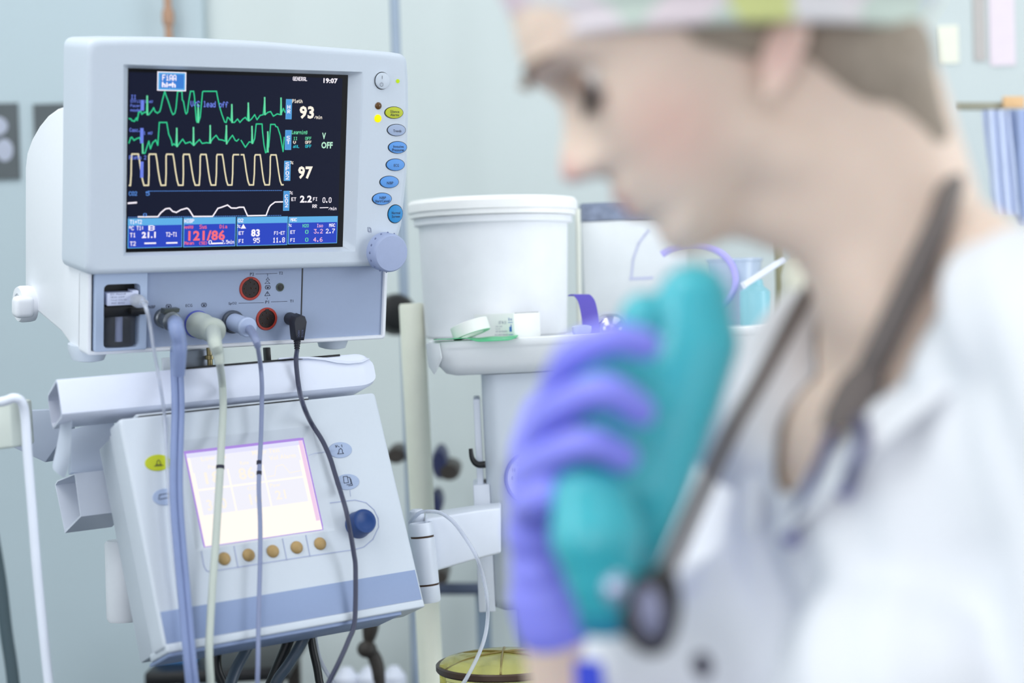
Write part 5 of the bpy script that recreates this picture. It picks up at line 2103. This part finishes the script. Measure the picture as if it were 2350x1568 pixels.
ear(body, -1)
ear(body, 1)
pb = V(((feet[0].x + feet[1].x) / 2, (feet[0].y + feet[1].y) / 2, 0))
nurse = thing('person', 'nurse in white tunic and patterned cap, head bowed, gloved hand holding a teal bag', 'person', loc=pb)
NI = child_frame(nurse)
bo = mb_to(body, NI).build('body', m_skin, nurse, remesh=.0030, rsm=5, smooth=180)


bm = bmesh.new()
bm.from_mesh(bo.data)
for c_, r_s, it in ((P(1890, 400, 1.12), .085, 30), (P(1790, 480, 1.14), .06, 20), (P(2080, 560, 1.14), .09, 20)):
    c_ = NI @ c_
    sel = [v for v in bm.verts if (v.co - c_).length < r_s]
    for _ in range(it):
        bmesh.ops.smooth_vert(bm, verts=sel, factor=.5, use_axis_x=True, use_axis_y=True, use_axis_z=True)
bm.to_mesh(bo.data)
bm.free()
for p in bo.data.polygons:
    p.use_smooth = True


# flush on cheeks, nose, lips and ear belongs to the skin itself; last spot darkens one eye socket
def tint_spots(m, spots):
    nt = m.node_tree
    b = nt.nodes['Principled BSDF']
    src = b.inputs['Base Color'].links[0].from_socket
    tc = nt.nodes.new('ShaderNodeTexCoord')
    for p, r, c, amt in spots:
        p = NI @ p
        ds = nt.nodes.new('ShaderNodeVectorMath')
        ds.operation = 'DISTANCE'
        ds.inputs[1].default_value = p
        nt.links.new(tc.outputs['Object'], ds.inputs[0])
        mr = nt.nodes.new('ShaderNodeMapRange')
        mr.interpolation_type = 'SMOOTHSTEP'
        mr.inputs['From Min'].default_value = 0
        mr.inputs['From Max'].default_value = r
        mr.inputs['To Min'].default_value = amt
        mr.inputs['To Max'].default_value = 0
        nt.links.new(ds.outputs['Value'], mr.inputs['Value'])
        mx = nt.nodes.new('ShaderNodeMix')
        mx.data_type = 'RGBA'
        nt.links.new(mr.outputs['Result'], mx.inputs['Factor'])
        nt.links.new(src, mx.inputs['A'])
        mx.inputs['B'].default_value = lin(c)
        src = mx.outputs['Result']
    nt.links.new(src, b.inputs['Base Color'])


tint_spots(m_skin, [(hp(-5.6, -2, -5.2), .052, (226, 168, 156), .42), (hp(5.6, -2, -5.2), .052, (226, 168, 156), .42), (hp(0, 3.6, -3.7), .022, (214, 146, 146), .7),
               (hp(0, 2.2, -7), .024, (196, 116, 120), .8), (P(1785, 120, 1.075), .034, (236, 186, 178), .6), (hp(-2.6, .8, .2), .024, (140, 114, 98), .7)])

# eyes, lashes, brows
for s in (-1, 1):
    c = hp(s * 3.1, -.75, 0)
    lk = (fh * .85 - uh * .5).normalized()
    mb = MB()
    mb.ellipsoid(c, (.0120, .0120, .0120))
    ey = mb_to(mb, NI).build('eye', mat('eye_white', (226, 220, 214), 0.2), nurse)
    mb = MB()
    mb.lathe([(.0062, .0101), (.0056, .0112), (.0024, .0123), (.0001, .0125)], axisM(c, lk), 24, False, False)
    mb_to(mb, NI).build('iris', mat('iris_dark', (64, 56, 48), 0.2), ey)
    # upper lid lowered over the eye
    mb = MB()
    rows = []
    for i in range(7):
        th = -.55 + 1.5 * i / 6
        row = []
        for k in range(13):
            ph = -1.15 + 2.3 * k / 12
            d = fh * (math.cos(th) * math.cos(ph)) + rh * math.sin(ph) + uh * (math.sin(th) * math.cos(ph))
            row.append(c + d.normalized() * .0129)
        rows.append(row)
    for r1, r2 in zip(rows, rows[1:]):
        for i in range(12):
            mb.quad([r1[i], r1[i + 1], r2[i + 1], r2[i]])
    mb_to(mb, NI).build('eyelid', mat('lid_shade', (166, 138, 122), 0.55), ey, weld=True, solid=.0008)
    mb = MB()
    low = rows[0]
    for r1, r2 in zip(low, low[1:]):
        o1, o2 = (r1 - c).normalized() * .010 - uh * .006, (r2 - c).normalized() * .006 - uh * .003
        mb.prism([r1, r2, r2 + o2, r1 + o1], uh * .0022)
    mb_to(mb, NI).build('eyelashes', mat('lash_dark', (50, 42, 38), 0.6), ey, weld=True)
    mb = MB()
    pts = [hp(s * x, y, z) for x, y, z in ((1.3, 1.95, 2.2), (2.4, 2.05, 2.65), (3.8, 1.6, 2.75), (5.2, .4, 2.3))]
    mb.tube(pts, [.0018, .0028, .0025, .0010], 8, 5)
    mb_to(mb, NI).build('eyebrow', mat('brow_brown', (140, 118, 102), 0.7), nurse)

# hair below the cap
zcap = P(1700, 62, 1.12).z


def cut(mb, co, no):
    bmesh.ops.bisect_plane(mb.bm, geom=mb.bm.verts[:] + mb.bm.edges[:] + mb.bm.faces[:], plane_co=co, plane_no=no, clear_outer=True)


hair = MB()
zh = [12.0 - .35 * i for i in range(58)]
hair.loft([head_ring(z, 96, .75, False) for z in zh], True, True)
cut(hair, V((0, 0, zcap + .012)), V((0, 0, 1)))
pA, pB = P(1800, 165, 1.1), P(2175, 345, 1.15)
nrm = (pB - pA).cross(rh).normalized()
if nrm.z > 0:
    nrm = -nrm
cut(hair, pA, nrm)
h2 = MB()
h2.loft([head_ring(z, 96, .35, False) for z in zh], True, True)
cut(h2, V((0, 0, zcap + .012)), V((0, 0, 1)))
cut(h2, P(1650, 112, 1.08), (fh0 * .0 + V((-.25, 0, -.97))))
cut(h2, P(1560, 80, 1.1), fh)
for dd in (-.034, 0, .034):
    h2.capsule(P(1885, 78, 1.155 + dd), P(2010, 140, 1.155 + dd), .030, .0345)
    h2.capsule(P(2010, 140, 1.155 + dd), P(2128, 300, 1.155 + dd), .0345, .012)
me_ = bpy.data.meshes.new('tmp')
h2.bm.to_mesh(me_)
hair.bm.from_mesh(me_)
bpy.data.meshes.remove(me_)
mb_to(hair, NI).build('hair', m_hair, nurse, smooth=60, solid=.003)

# cap
m_cap = bpy.data.materials.new('cap_print')
m_cap.use_nodes = True
nt = m_cap.node_tree
b = nt.nodes['Principled BSDF']
b.inputs['Roughness'].default_value = 0.85
tc = nt.nodes.new('ShaderNodeTexCoord')
vo = nt.nodes.new('ShaderNodeTexVoronoi')
vo.inputs['Scale'].default_value = 26
nt.links.new(tc.outputs['Object'], vo.inputs['Vector'])
sp_ = nt.nodes.new('ShaderNodeSeparateColor')
nt.links.new(vo.outputs['Color'], sp_.inputs['Color'])
rp = nt.nodes.new('ShaderNodeValToRGB')
rp.color_ramp.interpolation = 'LINEAR'
els = rp.color_ramp.elements
els[0].position, els[0].color = 0, lin((240, 240, 238))
els[1].position, els[1].color = .42, lin((240, 214, 224))
for p, c in ((.56, (246, 246, 240)), (.72, (226, 230, 130)), (.80, (216, 222, 240)), (.9, (214, 226, 214))):
    e = els.new(p)
    e.color = lin(c)
nt.links.new(sp_.outputs['Red'], rp.inputs['Fac'])
nt.links.new(rp.outputs['Color'], b.inputs['Base Color'])
cap = MB()
cc_ = P(1655, -205, 1.15)
cap.ellipsoid(cc_, (.150, .112, .135), None, 64, 40)
cut(cap, V((0, 0, zcap - .001)), V((0, 0, -1)))
rim_ = sorted([v.co.copy() for v in cap.bm.verts if abs(v.co.z - zcap + .001) < 1e-4], key=lambda p: math.atan2(p.y - cc_.y, p.x - cc_.x))
cap.tube(rim_ + rim_[:1], .004, 8, 0)
mb_to(cap, NI).build('cap', m_cap, nurse, smooth=60, solid=.003)

# tunic
tun = MB()
torso(tun, .006)
for a, b, ra, rb in ((SHn, ELn, .064, .062), (SHf, ELf, .060, .080)):
    tun.capsule(a, a + (b - a) * .92, ra, rb)
tun.capsule(P(1610, 1545, 1.17), P(1402, 1512, 1.105), .050, .019)
tun.capsule(P(1402, 1512, 1.105), P(1425, 1760, 1.13), .019, .03)
tun.capsule(P(1852, 708, 1.215), P(1772, 850, 1.19), .016, .024)
tun.capsule(P(1772, 850, 1.19), P(1695, 1010, 1.165), .024, .030)
tun.capsule(P(2345, 740, 1.075), SHn, .053, .062)
tun.capsule(tp(.10, -.01, -.06), tp(.165, -.005, -.09), .07, .066)
tun.capsule(P(2230, 880, 1.09), P(2345, 740, 1.075), .040, .054)
tun.ellipsoid(tp(0, -.01, -.60), (.20, .155, .16), TRm)
to = mb_to(tun, NI).build('tunic', m_tun, nurse, remesh=.0045, rsm=18, smooth=180)
# open the neckline
bm = bmesh.new()
bm.from_mesh(to.data)
kill = []
for v in bm.verts:
    p = NI.inverted() @ v.co - N0
    l, f, h = p.dot(TL_), p.dot(TT), p.z
    if f > -.01 and h > -.088 and -min(.040, .004 + (h + .088) * .34) < l < min(.062, .010 + (h + .088) * .60):
        kill.append(v)
    elif h < -.70:
        kill.append(v)
    elif h > -.05 and (l * l + (f + .005) ** 2) < .062 ** 2:
        kill.append(v)
bmesh.ops.delete(bm, geom=kill, context='VERTS')
edge = {}
for e in bm.edges:
    if e.is_boundary:
        a, b = e.verts
        edge.setdefault(a, []).append(b)
        edge.setdefault(b, []).append(a)
for _ in range(40):
    new = {v: v.co * .4 + sum((n.co for n in ns), V()) * (.6 / len(ns)) for v, ns in edge.items()}
    for v, c in new.items():
        v.co = c
# soft folds of the cloth
for v in bm.verts:
    p = NI.inverted() @ v.co - N0
    q = p.dot(TL_) * 1.0 + p.z * .55
    v.co += v.normal * (.0035 * math.sin(q * 62) * math.sin(p.z * 17 + 1) + .002 * math.sin(q * 130 + p.x * 40))
bmesh.ops.solidify(bm, geom=bm.faces[:], thickness=.0018)
bm.to_mesh(to.data)
bm.free()
for p in to.data.polygons:
    p.use_smooth = True

# collar bands along the neckline
for s in (-1, 1):
    pts = []
    for l, f, h, w in ((.052, -.052, .012, .020), (.072, -.02, .012, .024), (.070, .03, -.012, .028), (.052, .072, -.045, .028), (.030, .094, -.078, .022), (.012, .108, -.102, .012), (.006, .113, -.112, .004)):
        pts.append((tp(l * s * (1 if s > 0 else .68) + .003, f, h), w))
    mb = MB()
    rows = []
    sp1 = spline([p for p, w in pts], 5)
    ws = lerp_list([w for p, w in pts], len(sp1))
    for k, (p, w) in enumerate(zip(sp1, ws)):
        out = (TL_ * s * .75 + TT * .55 - UP * .45)
        if k < 8:
            out = TL_ * s * .5 - UP * .8 - TT * .2
        out.normalize()
        lift = TT * .006 + UP * .002 + TL_ * (s * .003)
        rows.append([p + lift, p + lift * 1.3 + out * w * .5, p + lift * .8 + out * w])
    for r1, r2 in zip(rows, rows[1:]):
        for i in range(2):
            mb.quad([r1[i], r1[i + 1], r2[i + 1], r2[i]])
    mb_to(mb, NI).build('collar', m_tun, nurse, weld=True, solid=.0022, sub=1)
for l, h in ((.012, -.215),):
    pass
mb = MB()
bt = P(1612, 1528, 1.06)
mb.lathe([(.0075, -.002), (.0080, .0005), (.0066, .003), (.0001, .0034)], axisM(bt, (TT + UP * -.1)), 24)
mb_to(mb, NI).build('button', mat('navy_button', (52, 46, 66), 0.4), nurse)
# trousers and shoes, below the picture
tr = MB()
for hip, s, an in ((HIPn, 1, feet[0]), (HIPf, -1, feet[1])):
    kn = V((hip.x, hip.y, .46)) + TT * .02
    tr.capsule(hip, kn, .094, .074)
    tr.capsule(kn, an + UP * .05, .074, .064)
tr.ellipsoid(tp(0, -.015, -.54), (.180, .135, .12), TRm)
mb_to(tr, NI).build('trousers', mat('trouser_white', (222, 228, 236), 0.85), nurse, remesh=.008, rsm=4, smooth=180)
for an in feet:
    mb = MB()
    mb.loft([[an + TT * (cx + rx * math.cos(a)) + TL_ * (ry * math.sin(a)) + UP * (z - an.z) for a in (2 * math.pi * k / 28 for k in range(28))]
             for cx, rx, ry, z in ((.055, .135, .048, 0.0), (.055, .140, .052, .012), (.055, .132, .050, .035), (.03, .10, .046, .065), (-.015, .055, .044, .095), (-.02, .046, .042, .10))])
    mb_to(mb, NI).build('shoe', mat('shoe_white', (232, 234, 238), 0.5), nurse)


# ---------------------------------------------------------------- gloved hand
def finger(mb, js, r):
    pts = [P(*j) for j in js]
    mb.tube(pts, r, 16, 6)
    for p, q in zip(pts[1:], [r[0] * 1.02] * 9):
        pass
    mb.ellipsoid(pts[-1], (r[-1],) * 3, None, 14, 9)


g = MB()
finger(g, [(1268, 925, 1.125), (1285, 870, 1.085), (1322, 812, 1.050), (1405, 776, 1.032), (1482, 792, 1.034)], [.0115, .0108, .0102, .0100, .0092])
finger(g, [(1236, 1010, 1.122), (1252, 975, 1.08), (1296, 930, 1.045), (1388, 897, 1.024), (1470, 945, 1.030)], [.0115, .0110, .0104, .0102, .0092])
finger(g, [(1224, 1090, 1.118), (1237, 1075, 1.08), (1276, 1045, 1.046), (1350, 1018, 1.028), (1430, 1050, 1.034)], [.0115, .0110, .0104, .0100, .0092])
finger(g, [(1216, 1175, 1.115), (1226, 1160, 1.08), (1255, 1140, 1.056), (1320, 1118, 1.060), (1372, 1140, 1.072)], [.0115, .0108, .0100, .0094, .0086])
palm = [(1266, 960, 1.135), (1243, 1040, 1.13), (1238, 1130, 1.127), (1236, 1220, 1.128), (1248, 1310, 1.132), (1266, 1385, 1.135)]
for (a, b, d), r in zip(palm, (.016, .019, .020, .0205, .021, .0235)):
    g.ellipsoid(P(a, b, d), (r, r * 1.15, r * 1.1))
    g.ellipsoid(P(a + 60, b + 10, d + .022), (r * 1.0, r * 1.0, r * 1.1))
for a, b in zip(palm, palm[1:]):
    g.capsule(P(*a), P(*b), .019, .020)
g.capsule(P(1268, 1370, 1.135), P(1280, 1425, 1.135), .0275, .0270)
finger(g, [(1300, 1250, 1.165), (1365, 1120, 1.185), (1435, 1000, 1.178), (1490, 890, 1.160), (1520, 810, 1.150)], [.017, .0155, .0130, .0122, .0105])
mb_to(g, NI).build('glove', m_glove, nurse, remesh=.0022, rsm=5, smooth=180)
# her other hand hangs forward below the picture
g = MB()
wd = (WRn - ELn).normalized()
sdn = wd.cross(UP).normalized()
g.ellipsoid(WRn + wd * .055, (.040, .040, .017), Matrix((sdn, wd, sdn.cross(wd))).transposed())
g.capsule(WRn - wd * .03, WRn + wd * .03, .030, .028)
for k, (o, L) in enumerate(((-.028, .068), (-.009, .078), (.010, .072), (.028, .056))):
    b0_ = WRn + wd * .09 + sdn * o
    g.tube([b0_ - wd * .02, b0_, b0_ + wd * L * .5 - UP * .008, b0_ + wd * L * .85 - UP * .028], [.0105, .0102, .0095, .0082], 14, 5)
g.tube([WRn + wd * .03 - sdn * .03, WRn + wd * .06 - sdn * .055 - UP * .01, WRn + wd * .095 - sdn * .06 - UP * .02], [.014, .012, .0095], 14, 5)
mb_to(g, NI).build('glove', m_glove, nurse, remesh=.003, rsm=4, smooth=180)

# ---------------------------------------------------------------- teal bag held in the glove
bagm = MB()
chain = [(1592, 690, 1.098, .0225), (1595, 790, 1.098, .0265), (1560, 900, 1.094, .0265), (1518, 1020, 1.088, .0255), (1485, 1130, 1.085, .0235), (1462, 1240, 1.082, .018), (1468, 1300, 1.080, .012)]
for (a, b) in zip(chain, chain[1:]):
    bagm.capsule(P(*a[:3]), P(*b[:3]), a[3], b[3])
for a, b, d, r in ((1440, 880, 1.082, .022), (1420, 980, 1.078, .025), (1405, 1080, 1.075, .025), (1480, 740, 1.095, .0165), (1385, 843, 1.064, .019), (1395, 975, 1.058, .019), (1480, 960, 1.085, .025)):
    bagm.ellipsoid(P(a, b, d), (r, r, r * 1.1))
low = [(1358, 1150, 1.046, .0235), (1370, 1230, 1.042, .0275), (1385, 1320, 1.042, .0225), (1393, 1395, 1.044, .0175)]
for (a, b) in zip(low, low[1:]):
    bagm.capsule(P(*a[:3]), P(*b[:3]), a[3], b[3])
bg_ = thing('breathing_bag', 'teal rubber bag squeezed in the nurse\'s violet glove', 'bag', loc=P(1393, 1440, 1.05))
BI = child_frame(bg_)
mb_to(bagm, BI).build('bag', m_bag, bg_, remesh=.0022, rsm=7, smooth=180)
mb = MB()
a, b = P(1392, 1385, 1.044), P(1398, 1443, 1.046)
mb.lathe([(.0175, 0), (.0178, .006), (.0172, .010), (.0172, (b - a).length)], axisM(a, b - a), 32)
mb_to(mb, BI).build('neck_ring', mat('teal_ring', (34, 130, 160), 0.4), bg_)

# ---------------------------------------------------------------- stethoscope round her neck
from mathutils.bvhtree import BVHTree
bpy.context.view_layer.update()


def bvh_of(objs):
    vs_, fs_ = [], []
    for o in objs:
        k = len(vs_)
        vs_ += [o.matrix_world @ v.co for v in o.data.vertices]
        fs_ += [tuple(k + i for i in p.vertices) for p in o.data.polygons]
    return BVHTree.FromPolygons(vs_, fs_)


BT = bvh_of([bo, to] + [o for o in nurse.children if o.name.startswith('collar')])


def on_body(px, py, gap, default):
    h = BT.ray_cast(CAM, ray(px, py).normalized())
    if h[0] is None:
        return P(px, py, default)
    return P(px, py, (h[0] - CAM).dot(CF) - gap)

st_ = thing('stethoscope', 'dark grey stethoscope slung round the nurse\'s neck', 'stethoscope', loc=P(1490, 1480, 1.03))
SI = child_frame(st_)
mb = MB()
pth = [on_body(a, b, .009, 1.1) for a, b in ((1945, 925), (1985, 870), (2020, 800), (2068, 700), (2115, 600), (2162, 490))]
pth += [P(2186, 400, 1.135), P(2176, 345, 1.17), P(2120, 330, 1.235), P(2020, 420, 1.262), P(1930, 540, 1.25), P(1880, 630, 1.225)]
low_px = ((1838, 700), (1790, 790), (1735, 890), (1680, 985), (1630, 1090), (1585, 1190), (1545, 1280))
ds = [(on_body(a, b, .008, 1.17) - CAM).dot(CF) for a, b in low_px]
d0_ = min(max(ds), 1.215)
n_ = len(ds)
lo_ = [d0_ + (1.075 - d0_) * (k / (n_ - 1)) for k in range(n_)]
sh_ = min(0, min(d - l for d, l in zip(ds, lo_)))
pth += [P(a, b, l + sh_ * .6) for (a, b), l in zip(low_px, lo_)]
pth += [P(1525, 1320, 1.058)]
mb.tube(pth, [.0090] * 5 + [.0080] * 2 + [.0050] * 13, 16, 6)
mb_to(mb, SI).build('tubing', m_steth, st_)
mb = MB()
a, b = on_body(1990, 845, .012, 1.1), on_body(1935, 985, .010, 1.1)
mb.loft([[p + CR * (w * math.cos(t)) + V((0, 1, 0)) * (.007 * math.sin(t)) for t in (2 * math.pi * k / 20 for k in range(20))] for p, w in ((a, .010), (a.lerp(b, .25), .0145), (a.lerp(b, .7), .0160), (b, .0135))])
mb_to(mb, SI).build('yoke', m_steth, st_)
for pts, r in ((((1915, 975), (1890, 1040), (1855, 1125), (1812, 1230)), .0036), (((1975, 965), (1980, 1010), (1960, 1065), (1938, 1120)), .0042)):
    mb = MB()
    qq = [on_body(a, b, .010, 1.08) for a, b in pts]
    mb.tube(qq, r, 12, 5)
    ea = mb_to(mb, SI).build('ear_tube', m_stethm, st_)
    mb = MB()
    mb.ellipsoid(qq[-1], (.0056, .0056, .0070), None, 14, 9)
    mb_to(mb, SI).build('ear_tip', mat('ear_tip', (120, 120, 170), 0.4), ea)
cpc = P(1490, 1395, 1.030)
cax = (V((-.25, -.95, .1))).normalized()
Mch = axisM(cpc, cax)
M3 = Mch @ Matrix.Rotation(math.radians(0), 4, 'Z')
mb = MB()
up2 = (CU * 1.0 - CR * .12).normalized()
rt2 = up2.cross(cax).normalized() * -1
Mx = Matrix((rt2, up2, cax)).transposed().to_4x4()
Mx.translation = cpc
Mx = Mx @ Matrix.Diagonal((1.28, 1.12, 1, 1))
sh = [(-.0135, .0195), (-.004, .0165), (.004, .0175), (.0125, .0150), (.0175, .0005), (.0135, -.012), (.0060, -.0235), (-.0040, -.0245), (-.0105, -.014), (-.0145, .001)]
shp = chaikin(sh, 2)
mb.loft([[Mx @ V((a, b, z)) for a, b in inset(shp, i)] for i, z in ((.003, -.007), (0, -.004), (0, .003), (.003, .006))])
hdp = mb_to(mb, SI).build('chest_piece', mat('chest_piece_dark', (34, 31, 33), 0.45), st_)
mb = MB()
mb.lathe([(1, .0058), (1, .0072), (.9, .0078), (.001, .0078)], Mx @ Matrix.Translation((-.0012, -.002, 0)) @ Matrix.Diagonal((.0060, .0135, 1, 1)), 30)
mb_to(mb, SI).build('diaphragm', mat('diaphragm', (128, 130, 156), 0.35, metal=0.2), hdp)
mb = MB()
mb.tube([P(1508, 1345, 1.036), P(1528, 1312, 1.056)], [.0085, .0060], 14, 0)
mb_to(mb, SI).build('stem', m_steth, hdp)
mb = MB()
mb.ellipsoid(P(1412, 1350, 1.022), (.0075, .004, .0095))  # pale glare spot on the chest piece, shaped as a small bell
mb_to(mb, SI).build('bell', mat('bell_glare', (176, 190, 214), 0.25, metal=0.6), hdp)

# blue card clipped low on the tunic
mb = MB()
bd = on_body(1352, 1548, .004, 1.12)
mb.box((-.009, -.0012, -.03), (.009, .0012, .008), Matrix.Translation(bd) @ Matrix.Rotation(math.radians(-25), 4, 'Z'))
tag(mb.build('card_badge', mat('badge_blue', (60, 78, 214), 0.4)), 'blue card low on the nurse\'s white tunic, under the teal bag', 'badge')
